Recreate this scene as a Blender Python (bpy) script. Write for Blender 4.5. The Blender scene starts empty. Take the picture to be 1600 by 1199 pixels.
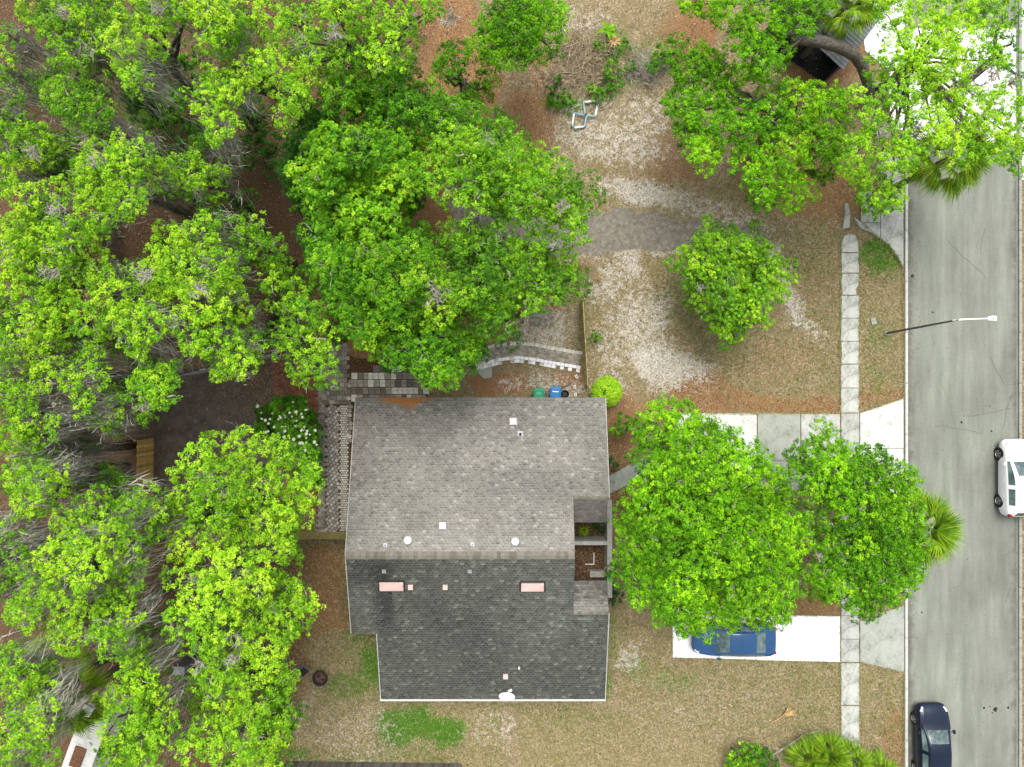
import bpy, bmesh, math, random
import numpy as np
from mathutils import Vector, Matrix

# ---------------------------------------------------------------- camera, world, sun, exposure
SC = bpy.context.scene
COL = SC.collection
H = 40.0            # drone height
F = 1060.0          # focal length in pixels of the 1600 px wide photograph
cam_d = bpy.data.cameras.new('camera')
cam = bpy.data.objects.new('camera', cam_d); COL.objects.link(cam)
cam.location = (0, 0, H); cam.rotation_euler = (0, 0, 0)
cam_d.sensor_width = 36; cam_d.lens = F / 1600 * 36; cam_d.clip_end = 2000
SC.camera = cam
SUN_EL, SUN_ROT = 67, 0
w = bpy.data.worlds.new("World"); SC.world = w; w.use_nodes = True
nt = w.node_tree
sky = nt.nodes.new('ShaderNodeTexSky'); sky.sky_type = 'NISHITA'; sky.sun_disc = False
sky.sun_elevation = math.radians(SUN_EL); sky.sun_rotation = math.radians(SUN_ROT)
sky.air_density = 1.0; sky.dust_density = 4.0; sky.ozone_density = 1.0
hs = nt.nodes.new('ShaderNodeHueSaturation'); hs.inputs['Saturation'].default_value = 0.18
bg = nt.nodes['Background']; bg.inputs['Strength'].default_value = 0.14
nt.links.new(sky.outputs[0], hs.inputs['Color']); nt.links.new(hs.outputs[0], bg.inputs['Color'])
sun_d = bpy.data.lights.new('sun', 'SUN'); sun_d.energy = 1.4; sun_d.angle = math.radians(38)
sun_d.color = (1.0, 0.96, 0.9)
sun = bpy.data.objects.new('sun', sun_d); COL.objects.link(sun)
sun.location = (0, 20, 60)
sun.rotation_euler = (math.radians(-(90 - SUN_EL)), 0, math.radians(SUN_ROT))
SC.view_settings.view_transform = 'Standard'; SC.view_settings.look = 'None'
SC.view_settings.gamma = 1; SC.view_settings.use_curve_mapping = False
SC.view_settings.exposure = 0.9
SC.cycles.max_bounces = 6; SC.cycles.diffuse_bounces = 3; SC.cycles.transmission_bounces = 4
SC.cycles.transparent_max_bounces = 6; SC.cycles.caustics_reflective = False; SC.cycles.caustics_refractive = False

R = random.Random(7)
rng = np.random.default_rng(7)

def P(px, py, z=0.0):
    """point of the place seen at pixel (px, py) of the photograph if it is z metres up"""
    k = (H - z) / F
    return Vector(((px - 800) * k, (599.5 - py) * k, z))

# ---------------------------------------------------------------- helpers
def tag(o, label=None, cat=None, group=None, kind=None):
    if label: o['label'] = label
    if cat: o['category'] = cat
    if group: o['group'] = group
    if kind: o['kind'] = kind
    return o

def empty(name, loc, label=None, cat=None, group=None, rz=0):
    o = bpy.data.objects.new(name, None); COL.objects.link(o)
    o.location = loc; o.rotation_euler = (0, 0, rz); o.empty_display_size = .3
    return tag(o, label, cat, group)

def link(name, me, parent=None, loc=(0, 0, 0), rot=(0, 0, 0)):
    o = bpy.data.objects.new(name, me); COL.objects.link(o)
    o.location = loc; o.rotation_euler = rot
    if parent is not None: o.parent = parent
    return o

def mesh_np(name, V, Fc, mat, tone=None, smooth=False):
    """numpy mesh: Fc (n,k) faces of k corners; tone: per face float attribute"""
    me = bpy.data.meshes.new(name)
    V = np.asarray(V, dtype=np.float32); Fc = np.asarray(Fc, dtype=np.int32)
    n, k = Fc.shape
    me.vertices.add(len(V)); me.vertices.foreach_set('co', V.ravel())
    me.loops.add(n * k); me.loops.foreach_set('vertex_index', Fc.ravel())
    me.polygons.add(n)
    me.polygons.foreach_set('loop_start', np.arange(0, n * k, k, dtype=np.int32))
    if tone is not None:
        a = me.attributes.new('tone', 'FLOAT', 'FACE'); a.data.foreach_set('value', np.asarray(tone, dtype=np.float32))
    me.update(calc_edges=True)
    me.polygons.foreach_set('use_smooth', np.full(n, smooth))
    if mat: me.materials.append(mat)
    return me

class MB:
    def __init__(s): s.v = []; s.f = []; s.t = []
    def add(s, vs, fs, t=0.5):
        b = len(s.v); s.v += [tuple(v) for v in vs]; s.f += [tuple(b + i for i in f) for f in fs]; s.t += [t] * len(fs)
    def box(s, lo, hi, t=0.5, M=None):
        x0, y0, z0 = lo; x1, y1, z1 = hi
        vs = [(x0,y0,z0),(x1,y0,z0),(x1,y1,z0),(x0,y1,z0),(x0,y0,z1),(x1,y0,z1),(x1,y1,z1),(x0,y1,z1)]
        if M is not None: vs = [M @ Vector(v) for v in vs]
        s.add(vs, [(3,2,1,0),(4,5,6,7),(0,1,5,4),(1,2,6,5),(2,3,7,6),(3,0,4,7)], t)
    def cbox(s, c, size, rz=0, t=0.5, bev=0):
        M = Matrix.Translation(c) @ Matrix.Rotation(rz, 4, 'Z')
        a, b, d = [q / 2 for q in size]
        if bev <= 0: s.box((-a,-b,-d), (a,b,d), t, M)
        else:
            vs = []
            for (e, z) in ((0, -d), (0, d - bev), (bev, d)):
                for sx, sy in ((-1,-1),(1,-1),(1,1),(-1,1)): vs.append(M @ Vector((sx*(a-e), sy*(b-e), z)))
            fs = [(3,2,1,0),(8,9,10,11)]
            for k in (0, 4):
                for i in range(4): j = (i+1) % 4; fs.append((k+i,k+j,k+4+j,k+4+i))
            s.add(vs, fs, t)
    def tube(s, pts, rads, n=6, t=0.5, cap=True):
        pts = [Vector(p) for p in pts]
        if not hasattr(rads, '__len__'): rads = [rads] * len(pts)
        b = len(s.v); up = Vector((0, 0, 1))
        ref = None
        for i, p in enumerate(pts):
            d = (pts[min(i+1, len(pts)-1)] - pts[max(i-1, 0)])
            if d.length < 1e-9: d = up.copy()
            d.normalize()
            if ref is None: ref = Vector((1,0,0)) if abs(d.x) < .8 else Vector((0,1,0))
            u = (ref - d * ref.dot(d)); 
            if u.length < 1e-4: u = Vector((0,1,0)) - d * d.y
            u.normalize(); ref = u; q = d.cross(u)
            for k in range(n):
                a = 2*math.pi*k/n
                s.v.append(tuple(p + (u*math.cos(a) + q*math.sin(a)) * rads[i]))
        for i in range(len(pts)-1):
            for k in range(n):
                k2 = (k+1) % n
                s.f.append((b+i*n+k, b+i*n+k2, b+(i+1)*n+k2, b+(i+1)*n+k)); s.t.append(t)
        if cap:
            s.f.append(tuple(b + k for k in reversed(range(n)))); s.t.append(t)
            e = b + (len(pts)-1)*n; s.f.append(tuple(e + k for k in range(n))); s.t.append(t)
    def lathe(s, c, prof, n=16, t=0.5, axis='Z'):
        b = len(s.v); c = Vector(c)
        for r, z in prof:
            for k in range(n):
                a = 2*math.pi*k/n
                d = Vector((r*math.cos(a), r*math.sin(a), z))
                if axis == 'Y': d = Vector((d.x, d.z, d.y))
                s.v.append(tuple(c + d))
        for i in range(len(prof)-1):
            for k in range(n):
                k2 = (k+1) % n
                s.f.append((b+i*n+k, b+i*n+k2, b+(i+1)*n+k2, b+(i+1)*n+k)); s.t.append(t)
        s.f.append(tuple(b + k for k in reversed(range(n)))); s.t.append(t)
        e = b + (len(prof)-1)*n; s.f.append(tuple(e + k for k in range(n))); s.t.append(t)
    def prism(s, poly, z0, z1, t=0.5):
        n = len(poly); ar = sum(poly[i][0]*poly[(i+1)%n][1]-poly[(i+1)%n][0]*poly[i][1] for i in range(n))
        if ar < 0: poly = poly[::-1]
        vs = [(p[0],p[1],z0) for p in poly] + [(p[0],p[1],z1) for p in poly]
        fs = [tuple(range(n-1,-1,-1)), tuple(range(n,2*n))] + [(i,(i+1)%n,n+(i+1)%n,n+i) for i in range(n)]
        s.add(vs, fs, t)
    def mesh(s, name, mat, smooth=False):
        me = bpy.data.meshes.new(name); me.from_pydata(s.v, [], s.f)
        a = me.attributes.new('tone', 'FLOAT', 'FACE'); a.data.foreach_set('value', s.t)
        if smooth: me.polygons.foreach_set('use_smooth', [True]*len(s.f))
        me.update()
        if mat: me.materials.append(mat)
        return me
    def build(s, name, mat, parent=None, smooth=False, loc=(0,0,0), rot=(0,0,0)):
        return link(name, s.mesh(name, mat, smooth), parent, loc, rot)

def copy_tree(o, parent=None):
    c = o.copy(); COL.objects.link(c)
    if parent is not None: c.parent = parent
    for ch in list(o.children): copy_tree(ch, c)
    return c

# ---------------------------------------------------------------- materials
class N:
    """tiny node helper"""
    def __init__(s, name):
        s.m = bpy.data.materials.new(name); s.m.use_nodes = True; s.t = s.m.node_tree
        s.b = s.t.nodes['Principled BSDF']; s.out = s.t.nodes['Material Output']
        s.b.inputs['Specular IOR Level'].default_value = .25
    def n(s, typ, **kw):
        nd = s.t.nodes.new('ShaderNode' + typ)
        for k, v in kw.items():
            if k in ('i',):
                for kk, vv in v.items(): s.set(nd.inputs[kk], vv)
            else: setattr(nd, k, v)
        return nd
    def set(s, sock, v):
        if hasattr(v, 'is_linked') or isinstance(v, bpy.types.NodeSocket): s.t.links.new(v, sock)
        else:
            if isinstance(v, tuple) and len(v) == 3 and sock.type == 'RGBA': v = v + (1,)
            sock.default_value = v
    def attr(s, nm, out='Fac'): return s.n('Attribute', attribute_name=nm).outputs[out]
    def coord(s): return s.n('TexCoord').outputs['Object']
    def noise(s, scale, detail=5, rough=.6, vec=None, out='Fac', dist=0):
        nd = s.n('TexNoise', i={'Scale': scale, 'Detail': detail, 'Roughness': rough, 'Distortion': dist})
        s.set(nd.inputs['Vector'], vec if vec is not None else s.coord()); return nd.outputs[out]
    def mix(s, f, a, b):
        nd = s.n('Mix', data_type='RGBA'); s.set(nd.inputs[0], f); s.set(nd.inputs[6], a); s.set(nd.inputs[7], b)
        return nd.outputs[2]
    def math(s, op, a, b=0.0, c=None):
        nd = s.n('Math', operation=op); s.set(nd.inputs[0], a); s.set(nd.inputs[1], b)
        if c is not None: s.set(nd.inputs[2], c)
        return nd.outputs[0]
    def smooth(s, v, lo, hi, a=0.0, b=1.0):
        nd = s.n('MapRange', interpolation_type='SMOOTHSTEP', i={1: lo, 2: hi, 3: a, 4: b}); s.set(nd.inputs[0], v); return nd.outputs[0]
    def ramp(s, v, stops):
        nd = s.n('ValToRGB'); cr = nd.color_ramp
        while len(cr.elements) < len(stops): cr.elements.new(.5)
        for e, (p, c) in zip(cr.elements, stops): e.position = p; e.color = c + (1,)
        s.set(nd.inputs[0], v); return nd.outputs[0]
    def col(s, c): s.set(s.b.inputs['Base Color'], c)
    def bump(s, h, strength=.4, dist=.03):
        nd = s.n('Bump', i={'Strength': strength, 'Distance': dist}); s.set(nd.inputs['Height'], h)
        s.t.links.new(nd.outputs[0], s.b.inputs['Normal'])

def simple(name, c, c2=None, scale=6, rough=.75, metal=0, bump=0, coat=0, tone=False, spec=.25, detail=6):
    m = N(name); m.b.inputs['Roughness'].default_value = rough; m.b.inputs['Metallic'].default_value = metal
    m.b.inputs['Specular IOR Level'].default_value = spec
    if coat: m.b.inputs['Coat Weight'].default_value = coat; m.b.inputs['Coat Roughness'].default_value = .04
    c2 = c2 or tuple(x*.75 for x in c)
    nz = m.noise(scale, detail, .65)
    col = m.mix(m.smooth(nz, .32, .68), c2, c)
    if tone:
        v = m.smooth(m.attr('tone'), 0, 1, .55, 1.45)
        hv = m.n('HueSaturation', i={'Value': v, 'Color': col}); col = hv.outputs[0]
    m.col(col)
    if bump: m.bump(nz, bump)
    return m.m

def leafmat(name, stops, trans=.3, rough=.5):
    m = N(name); tone = m.attr('tone')
    c = m.ramp(tone, stops)
    oi = m.noise(.35, 2, .5)
    hv = m.n('HueSaturation', i={'Value': m.smooth(oi, .3, .7, .85, 1.15), 'Color': c}); c = hv.outputs[0]
    m.b.inputs['Roughness'].default_value = .65; m.b.inputs['Specular IOR Level'].default_value = .10
    m.col(c)
    tr = m.n('BsdfTranslucent'); dk = m.n('Mix', data_type='RGBA', blend_type='MULTIPLY'); m.set(dk.inputs[0], 1.0); m.set(dk.inputs[6], c); m.set(dk.inputs[7], (trans*1.35,)*3); m.set(tr.inputs[0], dk.outputs[2])
    mx = m.n('AddShader'); m.t.links.new(m.b.outputs[0], mx.inputs[0]); m.t.links.new(tr.outputs[0], mx.inputs[1])
    m.t.links.new(mx.outputs[0], m.out.inputs['Surface'])
    return m.m

M = {}
M['oak'] = leafmat('oak_leaves', [(0, (.035,.10,.010)), (.35, (.095,.25,.010)), (.7, (.205,.40,.014)), (1, (.37,.54,.028))])
M['green'] = leafmat('green_leaves', [(0, (.018,.065,.008)), (.4, (.060,.19,.008)), (.75, (.14,.33,.010)), (1, (.29,.47,.02))])
M['bright'] = leafmat('bright_leaves', [(0, (.022,.075,.005)), (.4, (.07,.215,.005)), (.75, (.16,.37,.007)), (1, (.31,.53,.012))])
M['dark'] = leafmat('dark_leaves', [(0, (.012,.04,.008)), (.5, (.03,.10,.012)), (1, (.07,.20,.02))])
M['palm'] = leafmat('palm_leaves', [(0, (.03,.075,.004)), (.5, (.09,.20,.008)), (1, (.27,.38,.02))], .15)
M['bark'] = simple('bark', (.17,.15,.125), (.06,.052,.042), 9, .95, bump=.6)
M['twig'] = simple('pale_twigs', (.42,.40,.34), (.17,.155,.12), 2, .9)
M['moss'] = simple('spanish_moss', (.42,.41,.35), (.22,.21,.175), 1.5, 1, tone=True)
def concrete(name, a, b, c, lo=.8, hi=1.25):
    m = N(name); n1 = m.noise(.9, 9, .7); n2 = m.noise(9, 6, .75); n3 = m.noise(.5, 6, .6, dist=1.2)
    col = m.ramp(m.math('ADD', m.math('MULTIPLY', n1, .6), m.math('MULTIPLY', n2, .4)), [(.38, c), (.46, b), (.55, a)])
    col = m.mix(m.smooth(n3, .56, .68, 0, .55), col, c)
    hv = m.n('HueSaturation', i={'Value': m.smooth(m.attr('tone'), 0, 1, lo, hi), 'Color': col}); m.col(hv.outputs[0])
    m.b.inputs['Roughness'].default_value = .9; m.bump(n2, .3, .02); return m.m
M['concrete'] = concrete('concrete', (.28,.292,.255), (.23,.245,.21), (.13,.142,.115))
M['slab_pale'] = concrete('pale_stained_concrete', (.40,.405,.37), (.28,.29,.255), (.13,.14,.115), .85, 1.12)
M['conc_white'] = concrete('white_concrete', (.70,.70,.675), (.64,.64,.61), (.40,.40,.37), .85, 1.05)
M['slab_mid'] = concrete('bleached_concrete', (.52,.52,.485), (.44,.445,.41), (.26,.265,.235), .85, 1.1)
M['conc_white'] = None
M['conc_block'] = simple('rendered_wall', (.40,.40,.37), (.28,.28,.25), 5, .85, bump=.2)
M['stone'] = simple('paving_stone', (.31,.285,.23), (.20,.185,.15), 5, .9, bump=.3, tone=True)
M['stone_light'] = simple('pale_paving_stone', (.52,.50,.44), (.38,.37,.32), 4, .9, bump=.3, tone=True)
M['brick'] = simple('red_brick', (.27,.095,.055), (.15,.06,.04), 6, .9, tone=True)
M['tar'] = simple('dark_court', (.15,.125,.10), (.085,.07,.058), 1.6, .9, bump=.2, detail=9)
M['wood_new'] = simple('fresh_pine', (.62,.42,.13), (.50,.32,.10), 9, .8, tone=True)
M['wood_green'] = simple('treated_pine', (.36,.31,.12), (.25,.21,.08), 9, .8, tone=True)
M['wood_old'] = simple('weathered_wood', (.17,.13,.10), (.10,.08,.06), 9, .9, tone=True)
M['wood_grey'] = simple('grey_wood', (.16,.15,.14), (.08,.075,.07), 9, .9, tone=True)
M['white'] = simple('white_paint', (.80,.80,.78), (.72,.72,.70), 3, .5)
M['pink'] = simple('faded_pink_metal', (.50,.33,.30), (.56,.44,.41), 3, .6)
M['black'] = simple('black_plastic', (.02,.02,.022), (.012,.012,.013), 5, .5)
M['blackiron'] = simple('sooty_iron', (.035,.03,.028), (.02,.017,.015), 8, .8)
M['rust'] = simple('rusty_steel', (.16,.07,.035), (.07,.035,.02), 9, .85)
M['greenbin'] = simple('green_plastic', (.01,.27,.13), (.01,.20,.10), 3, .4)
M['bluebin'] = simple('blue_plastic', (.02,.17,.42), (.015,.13,.33), 3, .4)
M['paleblue'] = simple('pale_blue_tube', (.28,.50,.58), (.20,.40,.5), 3, .4)
M['steel'] = simple('galvanised_steel', (.38,.39,.39), (.26,.27,.27), 4, .5, metal=.3)
M['darkpole'] = simple('weathered_pole', (.14,.13,.12), (.08,.075,.07), 5, .9)
M['ac'] = simple('grey_metal_box', (.12,.125,.13), (.09,.09,.095), 5, .6)
M['tyre'] = simple('tyre_rubber', (.018,.018,.018), (.012,.012,.012), 8, .9)
M['rim'] = simple('alloy_rim', (.5,.5,.5), (.42,.42,.42), 4, .3, metal=.8)
M['carwhite'] = simple('white_car_paint', (.78,.79,.80), (.76,.77,.78), 1, .35, coat=1)
M['carblack'] = simple('black_car_paint', (.006,.014,.034), (.005,.010,.024), 1, .35, coat=.35, spec=.15)  # black paint with the sky's blue reflection put into its base colour
M['carblue'] = simple('blue_car_paint', (.010,.07,.19), (.008,.06,.16), 1, .3, coat=1, metal=.15)
M['glass'] = simple('car_glass', (.16,.23,.22), (.025,.05,.05), 1.3, .05, spec=.8)  # pale teal patches put the sky's reflection into the glass colour
M['lens'] = simple('lamp_lens', (.6,.62,.65), (.5,.5,.52), 5, .15)
M['redlens'] = simple('red_lens', (.35,.01,.01), (.25,.01,.01), 5, .2)
M['dry'] = simple('dry_fronds', (.50,.33,.13), (.33,.22,.09), 5, .9, tone=True)
M['brush'] = simple('dry_brush', (.42,.34,.22), (.24,.19,.12), 5, .95, tone=True)
M['flower'] = simple('white_petals', (.8,.8,.7), (.7,.7,.5), 8, .7)
M['corr'] = simple('corrugated_sheet', (.33,.35,.36), (.20,.21,.22), 3, .5, metal=.3)
M['roofdark'] = simple('dark_interior', (.02,.02,.022), None, 3, .9)
M['mulch'] = simple('wood_mulch', (.13,.07,.035), (.045,.025,.015), 9, .95, bump=1, detail=9)
M['wallpaint'] = simple('stucco_wall', (.50,.46,.38), (.44,.40,.33), 4, .9, bump=.1)

# shingles: tone 0..1 is the granule colour of each tab
def shingle(name, a, b, c):
    m = N(name); t = m.attr('tone')
    col = m.ramp(t, [(0, a), (.5, b), (1, c)])
    gr = m.noise(22, 3, .7); lg = m.noise(.45, 5, .6)
    v = m.math('MULTIPLY', m.smooth(gr, .3, .7, .88, 1.12), m.smooth(lg, .3, .7, .88, 1.12))
    hv = m.n('HueSaturation', i={'Value': v, 'Color': col}); m.col(hv.outputs[0])
    m.b.inputs['Roughness'].default_value = .9; m.bump(gr, .3, .01)
    return m.m
M['shingle_pale'] = shingle('weathered_grey_shingle', (.08,.076,.068), (.195,.186,.165), (.31,.30,.265))
M['shingle_dark'] = shingle('dark_shingle', (.018,.019,.016), (.078,.083,.071), (.17,.18,.15))  # darker granule colours for the slope south of the ridge
M['ridge'] = simple('ridge_shingle', (.17,.155,.125), (.13,.12,.10), 5, .9, tone=True)

# litter
lm = N('leaf_litter'); lm.col(lm.ramp(lm.attr('tone'), [(0, (.05,.032,.02)), (.45, (.19,.115,.062)), (.8, (.36,.23,.12)), (1, (.50,.44,.35))])); lm.b.inputs['Roughness'].default_value = .9
M['litter'] = lm.m
gm = N('grass_blades'); gm.col(gm.ramp(gm.attr('tone'), [(0, (.03,.12,.008)), (.3, (.07,.17,.012)), (.5, (.14,.16,.03)), (.7, (.29,.24,.10)), (1, (.48,.41,.23))])); gm.b.inputs['Roughness'].default_value = .9
M['grass'] = gm.m

# ---------------------------------------------------------------- ground
def axis_coords(lo, hi, step, far):
    a = np.arange(lo, hi + 1e-6, step)
    out = [lo - d for d in (far, far*.5, 60, 30, 14, 6, 2.5, 1)]
    return np.concatenate([out, a, [hi + d for d in (1, 2.5, 6, 14, 30, 60, far*.5, far)]])
gx = axis_coords(-33, 33, .24, 400); gy = axis_coords(-25, 25, .24, 400)
GX, GY = np.meshgrid(gx, gy)
PXg = 800 + GX * 26.5; PYg = 599.5 - GY * 26.5
def fbm(x, y, s, seed, octv=4):
    r = np.random.default_rng(seed); v = np.zeros_like(x, dtype=float); amp = 1; tot = 0
    for o in range(octv):
        for k in range(4):
            a = r.uniform(0, 2*np.pi); f = s * 2**o * r.uniform(.7, 1.3); ph = r.uniform(0, 6.28)
            v += amp * np.sin((x*np.cos(a) + y*np.sin(a)) * f + ph + 1.3*np.sin((x*np.sin(a) - y*np.cos(a)) * f * .7 + ph*2)) / 4
        tot += amp; amp *= .6
    return v / tot
wob = fbm(GX, GY, .9, 1); wob2 = fbm(GX, GY, .9, 2)
WX = PXg + wob * 26; WY = PYg + wob2 * 26
def ell(cx, cy, rx, ry, a=0, soft=.45, hard=False):
    X = (PXg if hard else WX) - cx; Y = (PYg if hard else WY) - cy
    c, s = math.cos(math.radians(a)), math.sin(math.radians(a))
    d = np.sqrt(((X*c + Y*s)/rx)**2 + ((-X*s + Y*c)/ry)**2)
    return np.clip((1 + soft - d) / (2*soft), 0, 1)
def inpoly(x, y, poly):
    ins = np.zeros(x.shape, bool); n = len(poly)
    for i in range(n):
        x1, y1 = poly[i]; x2, y2 = poly[(i+1) % n]
        if y1 == y2: continue
        c = ((y1 > y) != (y2 > y)) & (x < (x2-x1)*(y-y1)/(y2-y1) + x1)
        ins ^= c
    return ins
def edge_dist(x, y, poly):
    d = np.full(x.shape, 1e9); n = len(poly)
    for i in range(n):
        x1, y1 = poly[i]; x2, y2 = poly[(i+1) % n]
        L2 = (x2-x1)**2 + (y2-y1)**2 + 1e-9
        t = np.clip(((x-x1)*(x2-x1) + (y-y1)*(y2-y1)) / L2, 0, 1)
        d = np.minimum(d, np.hypot(x - x1 - t*(x2-x1), y - y1 - t*(y2-y1)))
    return d
def pol(poly, soft=14, warp=True):
    x, y = (WX, WY) if warp else (PXg, PYg)
    d = edge_dist(x, y, poly) * np.where(inpoly(x, y, poly), 1, -1)
    return np.clip(.5 + d / (2*soft), 0, 1)
def U(*ms):
    r = ms[0]
    for m in ms[1:]: r = np.maximum(r, m)
    return r
sand = U(ell(1000,305,75,22,5)*.95, ell(960,215,110,45,10)*.54, ell(1010,180,60,30)*.48, ell(910,170,60,40)*.45, ell(870,130,50,30)*.4,
         ell(985,410,28,34)*.75, ell(950,440,30,40)*.62, ell(1000,500,50,60,30)*.70, ell(1040,565,75,34,20)*.92, ell(960,540,40,50)*.5,
         ell(945,600,40,30)*.5, ell(1110,325,120,22,15)*.55, ell(1240,475,70,17,62)*.72, ell(1210,400,45,18,50)*.7, ell(1160,350,60,18,30)*.6,
         ell(850,510,60,45)*.62, ell(870,600,60,20)*.5, ell(795,600,30,18)*.5, ell(900,30,60,30)*.45, ell(985,1030,26,22)*.62, ell(560,1150,90,50)*.42,
         ell(770,1140,60,40)*.4, ell(1110,1110,120,60)*.22, ell(470,1120,40,60)*.35, ell(1290,60,40,30)*.35, ell(1060,385,60,12)*.6, ell(905,400,60,10)*.5)
green = U(ell(640,1135,52,34,-5,.35)*1.0, ell(690,1140,34,28)*1.0, ell(610,1125,30,20)*.9, ell(585,1040,24,50)*.85, ell(560,960,30,60)*.6, ell(550,1075,60,26)*.6,
          ell(1000,1035,24,22)*.62, ell(950,1070,22,26)*.62, ell(1060,1060,60,26)*.5, ell(1378,400,34,40)*.8, ell(1375,520,26,36)*.45, ell(1380,600,30,30)*.5,
          ell(960,1000,20,60)*.5, ell(930,1120,90,30)*.34, ell(880,160,40,16)*.85, ell(940,140,60,30)*.6, ell(950,70,60,40)*.62, ell(240,160,60,50)*.8, ell(270,170,26,18)*1.0,
          ell(1390,1120,26,60)*.4, ell(1030,90,60,50)*.5, ell(440,1180,60,16)*.7, ell(600,1180,120,14)*.5, ell(1130,560,60,60)*.36, ell(1070,470,40,50)*.5,
          ell(1300,520,70,90)*.3, ell(800,1130,30,60)*.4, ell(1270,400,50,60)*.4, ell(930,460,18,30)*.5, ell(1200,1080,200,60)*.3)
litter = U(pol([(-400,-300),(640,-300),(780,120),(760,330),(880,330),(880,480),(740,560),(520,560),(420,560),(240,560),(238,850),(540,850),(540,980),(480,1010),(440,1300),(-400,1300)], 22),
           pol([(1150,640),(930,640),(930,720),(955,780),(960,1000),(1320,970),(1320,640)], 10, False)*.2,
           ell(1090,600,60,24)*.85, ell(1180,628,240,20)*.8, ell(1200,560,110,40)*.42, ell(1280,420,40,80)*.4, ell(1000,640,60,20)*.6, ell(1300,300,90,50)*.75, ell(1060,240,70,60)*.62, ell(1290,80,70,60)*.9, ell(1280,940,70,30)*.7,
           ell(820,200,60,70)*.75, ell(690,50,70,60)*.85, ell(720,140,60,60)*.8, ell(860,130,40,60)*.7, ell(1080,60,50,70)*.85, ell(1210,230,80,100)*.8,
           ell(780,600,52,20)*.95, ell(890,590,36,14)*.8, ell(970,665,30,60)*.85, ell(970,740,26,90)*.9, ell(1380,620,50,20)*.6, ell(420,600,60,50)*1, ell(1010,260,60,50)*.45,
           ell(1400,1160,30,60)*.6, ell(880,410,60,26)*.6)
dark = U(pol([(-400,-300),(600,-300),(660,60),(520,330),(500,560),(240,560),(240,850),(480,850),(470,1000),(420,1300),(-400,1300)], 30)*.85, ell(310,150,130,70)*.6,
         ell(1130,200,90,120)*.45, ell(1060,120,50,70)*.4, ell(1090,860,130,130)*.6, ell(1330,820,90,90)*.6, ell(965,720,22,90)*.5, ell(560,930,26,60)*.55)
asph = pol([(700,318),(935,332),(1010,333),(1100,338),(1180,345),(1200,368),(1180,392),(1120,388),(1060,388),(960,394),(880,400),(700,400)], 7) * .98
rgt = np.clip((PXg - 1592) / 12, 0, 1); litter = U(litter, rgt * .6)
V = np.stack([GX.ravel(), GY.ravel(), (fbm(GX, GY, 1.2, 5) * .035 * (np.abs(GX) < 34)).ravel() - .04], 1)
ny, nx = GX.shape
idx = np.arange(ny*nx).reshape(ny, nx)
Fc = np.stack([idx[:-1,:-1].ravel(), idx[:-1,1:].ravel(), idx[1:,1:].ravel(), idx[1:,:-1].ravel()], 1)
g = N('yard_ground')
aS, aG, aL, aD, aA = (g.attr(k) for k in ('sand', 'green', 'litter', 'dark', 'asph'))
n1 = g.noise(1.1, 9, .68); n2 = g.noise(9, 7, .82); n3 = g.noise(2.6, 8, .7, out='Fac'); n4 = g.noise(26, 4, .75)
mixn = g.math('ADD', g.math('MULTIPLY', g.noise(3.2, 8, .75), .5), g.math('MULTIPLY', g.noise(14, 5, .8), .5))
base = g.ramp(n2, [(.34, (.075,.062,.032)), (.44, (.16,.13,.075)), (.53, (.27,.215,.125)), (.64, (.47,.395,.27))])
base = g.mix(g.smooth(n1, .42, .62, 0, .55), base, (.15,.125,.05))
fine = g.ramp(n4, [(.32, (.25,.22,.18)), (.5, (.95,.92,.88)), (.66, (1.8,1.75,1.65))])
lit = g.ramp(n4, [(.32, (.06,.034,.018)), (.46, (.18,.10,.045)), (.58, (.31,.175,.08)), (.72, (.46,.33,.20))])
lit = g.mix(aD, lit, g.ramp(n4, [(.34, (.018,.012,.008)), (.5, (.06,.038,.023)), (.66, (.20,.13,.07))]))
def cover(mask, k=1.0, a=.44, b=.56):
    return g.smooth(g.math('ADD', mask, g.math('MULTIPLY', g.math('SUBTRACT', mixn, .5), 1.6*k)), a, b)
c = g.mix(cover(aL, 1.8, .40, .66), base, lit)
c = g.mix(g.math('MULTIPLY', cover(aG, 2.0, .46, .74), .95), c, g.ramp(n4, [(.3, (.02,.07,.006)), (.5, (.06,.17,.010)), (.7, (.15,.30,.02))]))
sc_ = g.ramp(n2, [(.34, (.22,.195,.15)), (.48, (.40,.375,.32)), (.62, (.60,.58,.53))])
c = g.mix(g.math('MULTIPLY', cover(aS, 3.0, .46, .62), .92), c, sc_)
c = g.mix(cover(aA, .7, .42, .66), c, g.ramp(g.noise(3.3, 8, .7), [(.3, (.13,.118,.095)), (.52, (.20,.183,.152)), (.72, (.31,.295,.26))]))
mm = g.n('Mix', data_type='RGBA', blend_type='MULTIPLY'); g.set(mm.inputs[0], .7); g.set(mm.inputs[6], c); g.set(mm.inputs[7], fine)
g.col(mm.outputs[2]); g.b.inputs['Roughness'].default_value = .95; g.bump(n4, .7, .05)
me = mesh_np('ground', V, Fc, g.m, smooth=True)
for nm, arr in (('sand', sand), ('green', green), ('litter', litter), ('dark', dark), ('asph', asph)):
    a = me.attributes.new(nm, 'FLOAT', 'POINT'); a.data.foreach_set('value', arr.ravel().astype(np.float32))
ground = tag(link('ground', me), kind='structure')

def mask_at(arr, x, y):
    ix = np.clip(np.searchsorted(gx, x), 0, nx-1); iy = np.clip(np.searchsorted(gy, y), 0, ny-1)
    return arr[iy, ix]

# ---- everything paved, used to keep scattered leaves and blades off it
paved = []
def G(px, py): return ((px - 800) / 26.5, (599.5 - py) / 26.5)

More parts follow.
